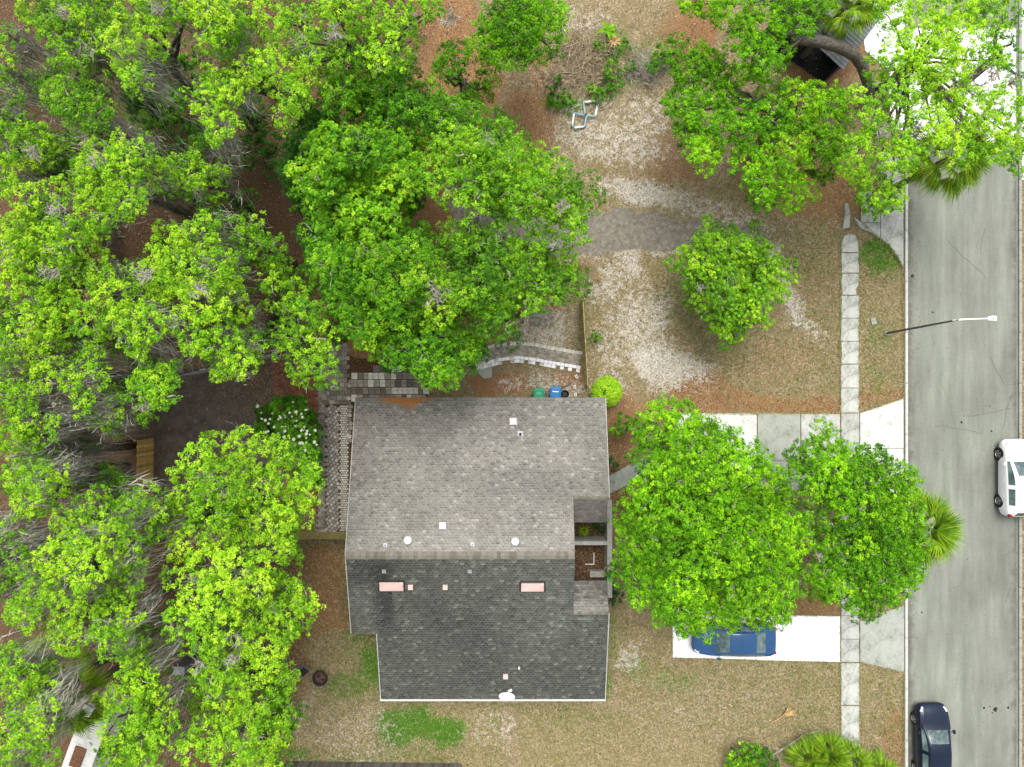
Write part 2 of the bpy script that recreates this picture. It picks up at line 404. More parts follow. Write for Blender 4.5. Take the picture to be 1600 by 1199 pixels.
# ---------------------------------------------------------------- road, kerbs, sidewalk, driveways
rd = N('old_asphalt_road')
v = rd.coord(); mp = rd.n('Mapping', i={'Scale': (1, .12, 1)}); rd.set(mp.inputs[0], v)
st = rd.noise(1.4, 6, .6, vec=mp.outputs[0]); sp = rd.noise(18, 5, .75); big = rd.noise(.22, 5, .6)
c = rd.ramp(st, [(.3, (.145,.155,.128)), (.5, (.185,.195,.163)), (.7, (.235,.247,.208))])
mx = rd.n('Mix', data_type='RGBA', blend_type='MULTIPLY'); rd.set(mx.inputs[0], 1.0); rd.set(mx.inputs[6], c)
rd.set(mx.inputs[7], rd.ramp(sp, [(.3, (.75,.75,.75)), (.5, (1,1,1)), (.72, (1.2,1.2,1.2))]))
mx2 = rd.n('Mix', data_type='RGBA', blend_type='MULTIPLY'); rd.set(mx2.inputs[0], 1.0); rd.set(mx2.inputs[6], mx.outputs[2])
rd.set(mx2.inputs[7], rd.ramp(big, [(.3, (.78,.77,.77)), (.5, (.98,.98,.98)), (.7, (1.12,1.15,1.12))]))
sx = rd.n('SeparateXYZ'); rd.set(sx.inputs[0], v)
ed = rd.math('ABSOLUTE', rd.math('SUBTRACT', sx.outputs[0], 26.55))
edn = rd.math('ADD', ed, rd.math('MULTIPLY', rd.math('SUBTRACT', rd.noise(1.1, 6, .7), .5), 1.6))
cc = rd.mix(rd.smooth(edn, 2.75, 3.35, 0, .75), mx2.outputs[2], (.085,.078,.065))
jn = rd.math('LESS_THAN', rd.math('ABSOLUTE', rd.math('SUBTRACT', sx.outputs[0], 26.6)), .012)
cc = rd.mix(rd.math('MULTIPLY', jn, .35), cc, (.09,.09,.08))
rd.col(cc); rd.b.inputs['Roughness'].default_value = .85; rd.bump(sp, .25, .02)
RX0, RX1 = 23.40, 29.72
mb = MB(); mb.box((RX0 - .02, -300, -.2), (RX1 + .02, 14.2, .012)); mb.box((RX0 - .02, 21.0, -.2), (RX1 + .02, 300, .012))
tag(mb.build('road', rd.m), kind='structure')
paved.append([(RX0-.3, -300), (RX1+.3, -300), (RX1+.3, 300), (RX0-.3, 300)])
# pale concrete pad across the road in the top right corner, seen through the oak
mb = MB(); 
for i in range(2):
    for j in range(3): mb.box((RX0 - .02 + 3.18*i, 14.215 + 2.26*j, -.2), (RX0 + 3.13 + 3.18*i, 14.215 + 2.26*j + 2.24, .016), R.uniform(.4,.7))
tag(mb.build('concrete_crossing', M['conc_white']), kind='structure')
mb = MB(); mb.box((RX1 + .31, 12, -.2), (45, 23, .04)); tag(mb.build('neighbour_driveway', M['conc_white']), kind='structure')
mb = MB(); mb.prism([G(1415,20), G(1415,205), G(1392,200), G(1388,110), G(1352,80), G(1340,0), G(1340,-60), G(1415,-60)], -.2, .03, .6)
tag(mb.build('front_pavement', M['conc_white']), kind='structure')
def slab_obj(name, poly, mat, parent, z=.05, t=.5, base=-.15):
    c = Vector((sum(p[0] for p in poly)/len(poly), sum(p[1] for p in poly)/len(poly), 0))
    m_ = MB(); m_.prism([(p[0]-c.x, p[1]-c.y) for p in poly], base, z, t)
    paved.append(poly)
    return m_.build(name, mat, parent, loc=c)
# kerbs: stones of about 3 m
for nm, x0, x1 in (('kerb', RX0 - .27, RX0 - .12), ('kerb', RX1 + .10, RX1 + .27)):
    k = tag(empty(nm, ((x0+x1)/2, 0, 0)), kind='structure')
    y = -24.0
    k0 = None
    while y < 24:
        if k0 is None:
            m_ = MB(); m_.cbox((0, 1.5, 0), (x1-x0, 2.98, .26), bev=.02); k0 = m_.build('kerbstone', M['slab_mid'] if x0 < 25 else M['concrete'], k, loc=(0, y, 0))
        else:
            o = k0.copy(); COL.objects.link(o); o.parent = k; o.location = (R.uniform(-.006,.006), y, R.uniform(-.01,.01))
        y += 3.0
g1 = MB(); 
y = -60
while y < 60: g1.box((RX0-.118, y, -.1), (RX0-.025, y+2.99, .006), R.uniform(.2,.45)); g1.box((RX1+.025, y, -.1), (RX1+.098, y+2.99, .006), R.uniform(.1,.3)); y += 3
tag(g1.build('gutter', M['concrete']), kind='structure')

side = tag(empty('sidewalk', (20, 0, 0)), kind='structure')
def rough_rect(x0, x1, y0, y1, j=.04):
    pts = []
    for a, b in (((x0,y0),(x1,y0)), ((x1,y0),(x1,y1)), ((x1,y1),(x0,y1)), ((x0,y1),(x0,y0))):
        n = 5
        for i in range(n):
            t = i/n; q = j if 0 < i else j*.4
            ver = a[0] == b[0]
            pts.append((a[0]+(b[0]-a[0])*t + (R.uniform(-q,q) if ver else 0), a[1]+(b[1]-a[1])*t + (0 if ver else R.uniform(-.008,.008))))
    return pts
def S(poly, name='concrete_slab', mat='slab_pale', t=None, z=.05, parent=side):
    return slab_obj(name, [(p[0]-parent.location.x, p[1]-parent.location.y) for p in poly], M[mat], parent, z + R.uniform(-.006,.006), t if t is not None else R.uniform(.4,.75))
sl = [(366,395),(396,426.5),(427.5,461.5),(462.5,497),(498,533),(534,568.5),(570,606),(607,645)]
for a, b in sl:
    x0, x1 = G(1314,a)[0], G(1341,a)[0]
    q = rough_rect(x0, x1, G(0,b)[1], G(0,a)[1])
    if a == 366: q = [G(1315,394.5), G(1341,394.5), G(1340,380), G(1336,368), G(1325,366), G(1318,370), G(1314,385)]
    if a == 427.5: q = [G(1316,461), G(1338,461), G(1336,452), G(1341,446), G(1341,428), G(1316,428), G(1314,440)]
    S(q, t=R.uniform(.75,.95))
S([G(1316,358), G(1327,356), G(1328,335), G(1324,318), G(1319,319), G(1320,335)], t=.45)
for a, b in ((962,998),(999,1034),(1036,1101),(1103,1158),(1159,1215),(945,961),(646,700),(701,760),(761,830),(831,890),(891,944)):
    x0, x1 = G(1314,a)[0], G(1342,a)[0]
    S(rough_rect(x0, x1, G(0,b)[1], G(0,a)[1], .02), t=(.95 if a == 1103 else R.uniform(.4,.8)))
for p_ in sl: paved.append([(G(1314,p_[0])), G(1341,p_[0]), G(1341,p_[1]), G(1314,p_[1])])
paved.append([G(1313,640), G(1342,640), G(1342,1215), G(1313,1215)])
edge_polys = [[G(1313.5,366), G(1341.5,366), G(1341.5,645), G(1313.5,645)], [G(1313.5,1035), G(1342.5,1035), G(1342.5,1215), G(1313.5,1215)], [G(1051,961), G(1312,962), G(1312,1035), G(1051,1028)],
  [G(1060,645.5), G(1312,646), G(1312,646.5), G(1060,646)], [G(1343,645), G(1411,622), G(1411,623), G(1343,646)], [G(1343.5,1034), G(1412,1050), G(1412,1051), G(1343,1035)], [G(1345,348), G(1362,364), G(1388,382), G(1411,418), G(1400,398), G(1375,373)],
  [G(1413,418), G(1413,622), G(1412.5,622), G(1412.5,418)], [G(1413,1050), G(1413,1215), G(1412.5,1215), G(1412.5,1050)]]
drv = tag(empty('upper_driveway', (15, -3, 0)), kind='structure')
for poly, t, mt in (([G(1060,646), G(1182,646), G(1182,720), G(1060,720)], 1.0, 'slab_mid'), ([G(1183.5,646), G(1250,647), G(1250,720), G(1183.5,720)], .75, 'concrete'),
                ([G(1251.5,647), G(1312,647), G(1312,720), G(1251.5,720)], .9, 'slab_pale'),
                ([G(1343.5,646), G(1411,623), G(1411,700), G(1343.5,700)], .95, 'slab_mid'), ([G(1343.5,701), G(1411,701), G(1411,790), G(1343.5,766)], .85, 'slab_mid'),
                ([G(1183.5,721), G(1312,721), G(1312,766), G(1183.5,766)], .6, 'concrete'), ([G(1060,721), G(1182,721), G(1182,766), G(1060,766)], .3, 'conc_white')):
    S(poly, mat=mt, t=t, parent=drv, z=.045)
    paved.append(poly)
drv2 = tag(empty('lower_driveway', (15, -15, 0)), kind='structure')
for poly, t, mt in (([G(1051,962), G(1180,961), G(1180,1030.5), G(1051,1027)], .7, 'conc_white'), ([G(1181,961), G(1312,963), G(1312,1034), G(1181,1031)], .8, 'conc_white'),
                ([G(1343.5,971), G(1412,946), G(1412,1050), G(1343.5,1034)], .8, 'concrete')):
    S(poly, mat=mt, t=t, parent=drv2, z=.045)
    paved.append(poly)
apr = tag(empty('apron_slab', (22, 8, 0)), kind='structure')
for poly in ([G(1334,340), G(1345,348), G(1375,349), G(1375,373), G(1362,364), G(1344,357)], [G(1376,330), G(1411,328), G(1411,418), G(1400,398), G(1388,382), G(1376,374)], [G(1345,300), G(1375,300), G(1375,348), G(1345,347)], [G(1376,240), G(1411,240), G(1411,327), G(1376,329)]):
    S(poly, parent=apr, z=.04, t=.8); paved.append(poly)

# hairline cracks and sealed joints of the road
mb = MB()
for k in range(7):
    x, y = R.uniform(RX0+.6, RX1-.5), R.uniform(-22, 13); a = R.choice((1.57, 1.4, .1, 2.2)) + R.uniform(-.3,.3); pts = [(x, y)]
    for q in range(R.randint(5, 14)):
        a += R.uniform(-.5,.5)*.6; x += math.cos(a)*.32; y += math.sin(a)*.32
        if RX0+.2 < x < RX1-.2: pts.append((x, y))
    for (xa, ya), (xb, yb) in zip(pts[:-1], pts[1:]):
        d = math.hypot(xb-xa, yb-ya) or 1; nx_, ny_ = -(yb-ya)/d*.011, (xb-xa)/d*.011
        mb.add([(xa-nx_,ya-ny_,.0165),(xb-nx_,yb-ny_,.0165),(xb+nx_,yb+ny_,.0165),(xa+nx_,ya+ny_,.0165)], [(0,1,2,3)])
tag(mb.build('road_cracks', simple('crack_filler', (.10,.10,.09), None, 5, .9)), kind='structure')
# oil stains on the road: thin worn patches of bitumen
mb = MB()
for (x, y, r) in ((1555,1109,4), (1537,1106,2.2), (1575,1106,2), (1547,1104,1.2), (1550,1114,1.3), (1457,488,1.6), (1426,432,3), (1546,635,1.2), (1440,957,1.6), (1502,660,2.4), (1549,674,1.8)):
    cx, cy = G(x, y); n = 9
    vs = [(cx + r/26.5*R.uniform(.6,1.2)*math.cos(6.283*i/n), cy + r/26.5*R.uniform(.6,1.2)*math.sin(6.283*i/n), .017) for i in range(n)]
    mb.add(vs, [tuple(range(n))])
tag(mb.build('tar_stains', M['roofdark']), kind='structure')

# ---------------------------------------------------------------- court, paths, patio
crt = MB(); poly = [G(240,566), G(300,578), G(430,548), G(452,566), G(455,610), G(430,680), G(420,760), G(415,835), G(240,835)]
crt.prism(poly, -.2, .012); tag(crt.build('dark_court', M['tar']), kind='structure'); court_poly = poly
def paver_field(mbx, poly, a, b, rz=0, gap=.012, z=.03, tone=(.2,.8), jit=.006):
    """joined pavers of a x b metres inside poly"""
    xs = [p[0] for p in poly]; ys = [p[1] for p in poly]; cx = sum(xs)/len(xs); cy = sum(ys)/len(ys)
    D = max(max(xs)-min(xs), max(ys)-min(ys)); c, s = math.cos(rz), math.sin(rz)
    for i in range(int(-D/a), int(D/a)+1):
        for j in range(int(-D/b), int(D/b)+1):
            u = (i + (.5 if j % 2 else 0)) * a; v_ = j * b
            x = cx + u*c - v_*s; y = cy + u*s + v_*c
            if inpoly(np.array([x]), np.array([y]), poly)[0]:
                h = z + R.uniform(-jit, jit)
                mbx.cbox((x, y, h-.04), (a-gap, b-gap, .08), rz, R.uniform(*tone))
wp = tag(empty('west_path', (-10.5, -3, 0)), kind='structure')
def field(name, poly, a, b, mat, parent, rz=0, **kw):
    mbx = MB(); L = parent.location
    pl = [(p[0]-L.x, p[1]-L.y) for p in poly]
    paver_field(mbx, pl, a, b, rz, **kw); o = mbx.build(name, mat, parent); tag(o, kind='stuff'); paved.append(poly); return o
field('diamond_pavers', [G(509,634), G(531,634), G(531,832), G(509,832)], .205, .205, M['stone_light'], wp, math.radians(45), gap=.035, tone=(.05,.6))
field('edging_pavers', [G(532,632), G(543.5,632), G(543.5,832), G(532,832)], .135, .135, M['stone_light'], wp, gap=.03, tone=(.4,.95))
field('border_pavers', [G(497,604), G(508,604), G(508,832), G(497,832)], .2, .15, M['stone'], wp, tone=(.2,.9))
field('entry_pavers', [G(497,535), G(545,535), G(545,632), G(509,632), G(497,603)], .30, .26, M['stone'], wp, gap=.02, tone=(.1,.9))
bp = tag(empty('brick_paving', (-12.5, -1, 0)), kind='structure')
field('bricks', [G(425,566), G(470,556), G(495,600), G(495,655), G(470,640), G(430,640)], .22, .11, M['brick'], bp, z=.022, tone=(.3,.9))
field('bricks', [G(478,615), G(497,615), G(497,800), G(484,800)], .22, .11, M['brick'], bp, z=.035, tone=(.3,.9))
mb = MB(); mb.prism([G(495,530), G(556,560), G(668,566), G(668,626), G(556,626), G(556,834), G(495,834)], -.2, -.005)
tag(mb.build('path_bedding', M['mulch']), kind='structure')
pt = tag(empty('patio', (-8, 0, 0)), kind='structure')
cols = 13; tile_me = {}
rows = [(571, 582), (582.6, 593), (593.6, 605), (605.6, 616), (616.6, 628)]
for j, (y0, y1) in enumerate(rows):
    x = 549 if j > 1 else (549 if j == 1 else 583)
    while x < 662:
        wd = R.choice((7.4, 8.6, 9.6, 9.6))
        key = (round(wd*10), R.random() < .08)
        t = .98 if key[1] else R.choice((.05, .3, .5, .65, .8, .95))
        m_ = MB(); m_.cbox((0,0,0), ((wd-.5)/26.5, (y1-y0-.4)/26.5, .08), 0, t, .008)
        p = G(x + wd/2, (y0+y1)/2)
        m_.build('paving_tile', M['stone_light'] if t > .9 else M['stone'], pt, loc=(p[0]+8, p[1], .015 + R.uniform(-.012,.012)), rot=(R.uniform(-.02,.02), R.uniform(-.02,.02), R.uniform(-.03,.03)))
        x += wd
for i in range(26):   # flagstones beside the wall
    y = 596 + i*6.6
    if y > 690: break
    p = G(R.uniform(545,548.5), y)
    m_ = MB(); n = 6; m_.prism([(.15*R.uniform(.8,1.15)*math.cos(6.28*k/n), .13*R.uniform(.8,1.15)*math.sin(6.28*k/n)) for k in range(n)], -.04, .03, R.uniform(.2,.8))
    m_.build('flagstone', M['stone_light'] if R.random() < .4 else M['stone'], pt, loc=(p[0]+8, p[1], .01))
paved += [[G(545,566), G(668,566), G(668,626), G(545,626)], [G(495,535), G(556,535), G(556,835), G(495,835)]]
# curved path with white edging
cp = tag(empty('curved_path', (1, 1.8, 0)), kind='structure')
cl = [(742,560),(775,551.5),(809,547.5),(835,550.5),(870,557),(906,563)]
def along(poly, step):
    out = []; acc = 0
    for (x0,y0),(x1,y1) in zip(poly[:-1], poly[1:]):
        L = math.hypot(x1-x0, y1-y0); a = acc
        while a < L: out.append((x0+(x1-x0)*a/L, y0+(y1-y0)*a/L, math.atan2(y1-y0, x1-x0))); a += step
        acc = a - L
    return out
mbx = MB()
for (x, y, a) in along(cl, 4.2):
    for k in range(5):
        o_ = (k-2)*3.5 + R.uniform(-.2,.2); p = G(x - math.sin(a)*o_, y + math.cos(a)*o_)
        sh = 2.1 if k % 2 else 0; p = (p[0] + sh/26.5*math.cos(a), p[1] - sh/26.5*math.sin(a))
        mbx.cbox((p[0]-1, p[1]-1.8, -.01 + R.uniform(-.005,.005)), (.148, .12, .08), -a, R.uniform(.35,.9))
tag(mbx.build('pavers', M['stone'], cp), kind='stuff')
es = None
for sgn in (-1, 1):
    for (x, y, a) in along(cl, 6.4):
        for r_ in range(1 if sgn < 0 else 2):
            o_ = sgn*(11.3 + r_*5.4)
            if sgn > 0 and r_ == 1 and R.random() < .15: continue
            p = G(x - math.sin(a)*o_, y + math.cos(a)*o_)
            m_ = MB(); m_.cbox((0,0,0), (.225, .185, .09), 0, R.uniform(.5,1), .01)
            m_.build('edging_stone', M['conc_white'] if sgn > 0 and R.random() < .75 else M['stone_light'], cp, loc=(p[0]-1, p[1]-1.8, .005+R.uniform(-.008,.008)), rot=(0,0,-a+R.uniform(-.05,.05)))
paved.append([G(742,545), G(809,531), G(906,547), G(906,580), G(809,565), G(767,568), G(742,575)])
slab_obj('concrete_pad', [G(745,557), G(768,557), G(769,590), G(756,592), G(744,580)], M['concrete'], None, .02, .9)['kind'] = 'structure'
mbx = MB(); paver_field(mbx, [G(828,487), G(863,484), G(865,507), G(829,509)], .16, .13, .05, tone=(.1,.7))
tag(mbx.build('old_paver_patch', M['stone']), kind='structure')
slab_obj('entry_walk', [G(951,744), G(984,726), G(1040,700), G(1050,722), G(984,756), G(952,772)], M['concrete'], None, .03, .55)['kind'] = 'structure'
slab_obj('broken_concrete', [G(1360,498), G(1367,496), G(1370,506), G(1362,508)], M['concrete'], None, .05, .6)
bpy.data.objects['broken_concrete']['kind'] = 'structure'

# ---------------------------------------------------------------- the house
RY, RZ, SL = -8.87, 5.0, .285
HX0, HX1, HXR, HXS = -8.58, 5.12, 3.24, -7.22
EN, ES = -.79, -17.40
def rz_main(y): return RZ - SL*abs(y - RY)
house = empty('house', (-1.7, -9, 0), 'long single storey duplex with grey shingle gable roof, pale north slope and darker south slope', 'house')
HL = house.location
def hb(name, mbx, mat, parent=house, smooth=False):
    # geometry given in world coordinates
    mbx.v = [(v[0]-HL.x, v[1]-HL.y, v[2]-HL.z) for v in mbx.v]
    return mbx.build(name, mat, parent, smooth)
wl = MB(); wh = 2.5
def wallbox(x0, y0, x1, y1, z1=wh): wl.box((x0, y0, -.1), (x1, y1, z1), .5)
t = .2; o = .45
wallbox(HX0+o, EN-o-t, HX1-o, EN-o); wallbox(HX0+o, -13.1, HX0+o+t, EN-o-t-.003)
wallbox(HX0+o+t+.003, -13.1, HXS+o, -12.9); wallbox(HXS+o+.003, ES+o+t+.003, HXS+o+t, -12.9)
wallbox(HXS+o, ES+o, HX1-o, ES+o+t); wallbox(HX1-o-t, ES+o+t+.003, HX1-o, -11.8); wallbox(HX1-o-t, -6.5, HX1-o, EN-o-t-.003)
wallbox(HXR-.22, -11.997, HXR-.02, -6.303); wallbox(HXR+.0, -12.0, HX1-o-t-.003, -11.8); wallbox(HXR+.0, -6.5, HX1-o-t-.003, -6.3)
hb('wall', wl, M['wallpaint'])
# gable ends
for x in (HX0+.35, HXR-.16):
    gb = MB()
    y0, y1 = (EN-.5, -13.2) if x < 0 else (-6.1, -12.1)
    zz = [(y0, rz_main(y0)-.14), (RY, RZ-.14), (y1, rz_main(y1)-.14)]
    vs = [(x, y0, wh-.0), (x, y1, wh-.0), (x, y1, zz[2][1]), (x, RY, zz[1][1]), (x, y0, zz[0][1])]
    vs2 = [(a+.12, b, c) for a, b, c in vs]
    gb.add(vs + vs2, [(0,1,2,3,4), (9,8,7,6,5)] + [(i, (i+1)%5+0, (i+1)%5+5, i+5)[::-1] for i in range(5)])
    hb('gable_wall', gb, M['wallpaint'])
def deck(rects, f):
    d = MB()
    for x0, x1, y0, y1 in rects:
        vs = [(x0,y0,f(y0)-.13),(x1,y0,f(y0)-.13),(x1,y1,f(y1)-.13),(x0,y1,f(y1)-.13),(x0,y0,f(y0)-.012),(x1,y0,f(y0)-.012),(x1,y1,f(y1)-.012),(x0,y1,f(y1)-.012)]
        if y0 > y1: vs = [vs[i] for i in (3,2,1,0,7,6,5,4)]
        d.add(vs, [(3,2,1,0),(4,5,6,7),(0,1,5,4),(1,2,6,5),(2,3,7,6),(3,0,4,7)], .3)
    return d
def shingles(rects, f, yr, ye, tonef, bandf, W=.215, E=.142):
    """tab courses from the ridge yr down to the eave ye"""
    V_, F_, T_ = [], [], []
    sg = 1 if ye > yr else -1; dy = E / math.sqrt(1 + SL*SL); n = int(abs(ye-yr)/dy) + 1
    for i in range(n):
        ya = yr + sg*dy*i; yb = yr + sg*min(dy*(i+1), abs(ye-yr)+.02)
        ym = (ya+yb)/2
        xs = [(x0, x1) for x0, x1, y0, y1 in rects if min(y0,y1) <= ym <= max(y0,y1)]
        xs.sort(); mer = []
        for a, b in xs:
            if mer and a <= mer[-1][1] + .01: mer[-1][1] = b
            else: mer.append([a, b])
        off = (i % 2)*W*.5 + R.uniform(-.035,.035)
        for a, b in mer:
            x = a - off % W
            edge = R.uniform(-.012, .012)
            while x < b:
                xa, xb = max(x, a) , min(x + W - .008, b)
                if xb - xa > .02:
                    t = tonef((xa+xb)/2, ym); lift = .012 + R.uniform(0, .004); w_ = W
                    ybb = yb + sg*R.uniform(0,.003)
                    k = len(V_)
                    za, zb = f(ya), f(yb)
                    V_ += [(xa,ya,za+.001),(xb,ya,za+.001),(xb,ybb,zb+lift),(xa,ybb,zb+lift),(xb,ybb,zb-.004),(xa,ybb,zb-.004)]
                    F_ += [(k,k+1,k+2,k+3),(k+3,k+2,k+4,k+5)] if sg < 0 else [(k+3,k+2,k+1,k),(k+5,k+4,k+2,k+3)]
                    T_ += [t, t*.4]
                    if R.random() < bandf:   # dark printed shadow band at the head of the tab
                        k = len(V_); bw = (yb-ya)*R.uniform(.26,.46); x1_ = xa + (xb-xa)*R.uniform(0,.2); x2_ = xb - (xb-xa)*R.uniform(.1,.45)
                        zc = za+.001 + (zb+lift-za-.001)*bw/(yb-ya) + .002
                        V_ += [(x1_,ya,za+.003),(x2_,ya,za+.003),(x2_,ya+bw,zc),(x1_,ya+bw,zc)]
                        F_ += [(k,k+1,k+2,k+3)] if sg < 0 else [(k+3,k+2,k+1,k)]
                        T_ += [max(0, t-.36)]
                x += W
    V_ = np.array(V_) - np.array([HL.x, HL.y, 0])
    return mesh_np('shingles', V_, F_, None, tone=T_)
def shg(name, rects, f, yr, ye, mat, tonef, bandf, roofmat):
    r_ = hb('roof', deck(rects, f), M['roofdark']); 
    me_ = shingles(rects, f, yr, ye, tonef, bandf); me_.materials.append(mat)
    s_ = link('shingles', me_, r_); tag(s_, kind='stuff'); return r_
def gauss(x, y, cx, cy, rx, ry): return math.exp(-((x-cx)/rx)**2 - ((y-cy)/ry)**2)
def toneN(x, y):
    t = .54 + R.gauss(0, .06)
    if R.random() < .09: t += R.uniform(.12,.36)
    if R.random() < .08: t -= .15
    d = abs(y-EN)
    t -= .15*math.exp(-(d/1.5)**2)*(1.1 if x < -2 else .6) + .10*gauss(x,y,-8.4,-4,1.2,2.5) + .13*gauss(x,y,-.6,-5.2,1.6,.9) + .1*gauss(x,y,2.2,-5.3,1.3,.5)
    t += .16*gauss(x,y,-1,-8.3,9,.7) + .08*gauss(x,y,1.5,-3.6,2.4,1.1)
    return min(1, max(.02, t))
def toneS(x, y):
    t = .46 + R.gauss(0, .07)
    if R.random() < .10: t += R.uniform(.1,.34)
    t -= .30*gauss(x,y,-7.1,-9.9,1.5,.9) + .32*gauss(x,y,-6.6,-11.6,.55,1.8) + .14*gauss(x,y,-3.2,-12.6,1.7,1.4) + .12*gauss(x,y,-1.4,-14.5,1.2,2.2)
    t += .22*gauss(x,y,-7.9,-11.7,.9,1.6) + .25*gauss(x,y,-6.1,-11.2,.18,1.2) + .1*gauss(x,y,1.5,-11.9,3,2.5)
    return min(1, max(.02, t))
f = rz_main
shg('n', [(HX0,HX1,-6.03,EN), (HX0,HXR,RY,-6.03)], f, RY, EN, M['shingle_pale'], toneN, .6, None)
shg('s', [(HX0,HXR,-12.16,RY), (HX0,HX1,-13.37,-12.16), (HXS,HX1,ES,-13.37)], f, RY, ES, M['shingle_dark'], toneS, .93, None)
fU = lambda y: rz_main(-6.03) - SL*abs(y+6.03)*1.05
fL = lambda y: rz_main(-12.16) - SL*abs(y+12.16)*1.05
shg('u', [(HXR+.02,HX1-.06,-7.39,-6.05)], fU, -6.05, -7.39, M['shingle_pale'], lambda x, y: min(1, max(0, .13 + R.gauss(0,.05))), .5, None)
shg('l', [(HXR+.02,HX1,-12.14,-10.6)], fL, -12.14, -10.6, M['shingle_pale'], lambda x, y: min(1, max(0, .62 - .38*min(1, abs(y+12.14)/.9) + R.gauss(0,.12))), .6, None)
def ridgecap(x0, x1, y, z, w_=.2):
    m_ = MB(); x = x0
    while x < x1 - .02:
        xb = min(x + .21, x1); t = R.uniform(.35,.75)
        m_.add([(x,y+w_,z-SL*w_+.02),(x,y,z+.028),(x,y-w_,z-SL*w_+.02),(xb,y+w_,z-SL*w_+.032),(xb,y,z+.045),(xb,y-w_,z-SL*w_+.032)],
               [(0,1,4,3),(1,2,5,4),(3,4,5),(0,3,5,2)][:3], t)
        x += .205
    return m_
hb('ridge_cap', ridgecap(HX0, HXR, RY, RZ), M['ridge'])
hb('ridge_cap', ridgecap(HXR+.02, HX1, -6.04, rz_main(-6.03)-.01, .1), M['ridge'])
hb('ridge_cap', ridgecap(HXR+.02, HX1, -12.15, rz_main(-12.16)-.01, .1), M['ridge'])
# rakes and gutter
def rake(x, ya, yb, w_=.05):
    m_ = MB()
    za, zb = f(ya), f(yb)
    vs = [(x,ya,za-.19),(x+w_,ya,za-.19),(x+w_,yb,zb-.19),(x,yb,zb-.19),(x,ya,za+.004),(x+w_,ya,za+.004),(x+w_,yb,zb+.004),(x,yb,zb+.004)]
    m_.add(vs, [(0,1,2,3),(7,6,5,4),(4,5,1,0),(5,6,2,1),(6,7,3,2),(7,4,0,3)]); hb('fascia', m_, M['conc_block'])
rake(HX0-.053, RY, EN); rake(HX0-.053, -13.37, RY-.002); rake(HXS-.053, ES, -13.37); rake(HX1+.003, -6.03, EN); rake(HX1+.003, ES, -12.16)
m_ = MB()
for x0, x1 in ((HXS-.05, -3.1), (-3.09, 1.2), (1.21, HX1+.05)):
    for (ya, yb, za, zb) in ((ES-.12, ES-.10, f(ES)-.12, f(ES)-.0), (ES-.02, ES+.0, f(ES)-.12, f(ES)-.02), (ES-.12, ES-.0, f(ES)-.14, f(ES)-.12)):
        m_.box((x0, ya, za), (x1, yb, zb))
x = HXS + .3
while x < HX1: m_.box((x, ES-.118, f(ES)-.03), (x+.03, ES-.002, f(ES)-.006)); x += .9
hb('gutter', m_, M['white'])
m_ = MB(); m_.box((HXS-.052, ES+.3, 1.0), (HXS-.002, -14.2, 1.1)); hb('downpipe', m_, M['white'])
# windows and a door on the walls (seen only from the side)
for (x, y, w_, h_, ax) in ((-6, EN-.45, 1.4, 1.1, 0), (-1, EN-.45, 1.4, 1.1, 0), (2.5, EN-.45, 1.0, 1.1, 0), (-5, ES+.45, 1.4, 1.1, 1), (0, ES+.45, 1.6, 1.1, 1), (3.4, ES+.45, 1.2, 1.1, 1)):
    s_ = 1 if ax == 0 else -1
    fr = MB(); fr.box((x-w_/2, min(y, y+s_*.05), 1.0), (x+w_/2, max(y, y+s_*.05), 1.0+h_)); fo = hb('window', fr, M['white'])
    pn = MB(); pn.box((x-w_/2+.08, min(y+s_*.03, y+s_*.06), 1.08), (x+w_/2-.08, max(y+s_*.03, y+s_*.06), .92+h_)); hb('pane', pn, M['glass'], fo)
# roof fittings
def on_roof(px, py):
    p = P(px, py, 4)
    for _ in range(12): p = P(px, py, rz_main(p.y))
    return p
def tilt(p): return math.atan(SL) * (-1 if p.y > RY else 1)
def fitting(name, px, py, mat, fn, dz=0, flash=None):
    p = on_roof(px, py); mbx = MB(); fn(mbx)
    o_ = mbx.build(name, M[mat], house, loc=(p.x-HL.x, p.y-HL.y, p.z+dz)); 
    if flash:
        fl = MB(); fl.cbox((0,0,.016), (flash, flash, .012)); fo = fl.build('flashing', M['steel'] if flash != .36 else M['slab_pale'], o_, rot=(tilt(p),0,0))
    return o_
fitting('roof_vent', 802, 659, 'white', lambda m: (m.cbox((0,0,.16), (.32,.32,.1), bev=.03), m.cbox((0,0,.06),(.22,.22,.12))), flash=.42)
fitting('vent_pipe', 813, 678, 'black', lambda m: m.lathe((0,0,-.05), [(.05,0),(.05,.3),(.075,.3),(.075,.34),(.03,.34)], 12), flash=.28)
for x, y in ((638,843), (805,845)):
    fitting('round_vent', x, y, 'white', lambda m: m.lathe((0,0,-.02), [(.12,0),(.12,.22),(.19,.24),(.20,.30),(.15,.36),(.04,.39)], 20), flash=.36)
fitting('roof_vent', 692, 821, 'white', lambda m: (m.cbox((0,0,.15), (.34,.34,.11), bev=.04), m.cbox((0,0,.05),(.24,.24,.12))), flash=.36)
for x, y, t_ in ((602,852,.3),(738,851,-.5),(600,893,.6),(734,893,-.3)):
    fitting('vent_pipe', x, y, 'steel', lambda m: m.lathe((0,0,-.05), [(.035,0),(.035,.28),(.03,.28)], 10), flash=.2)
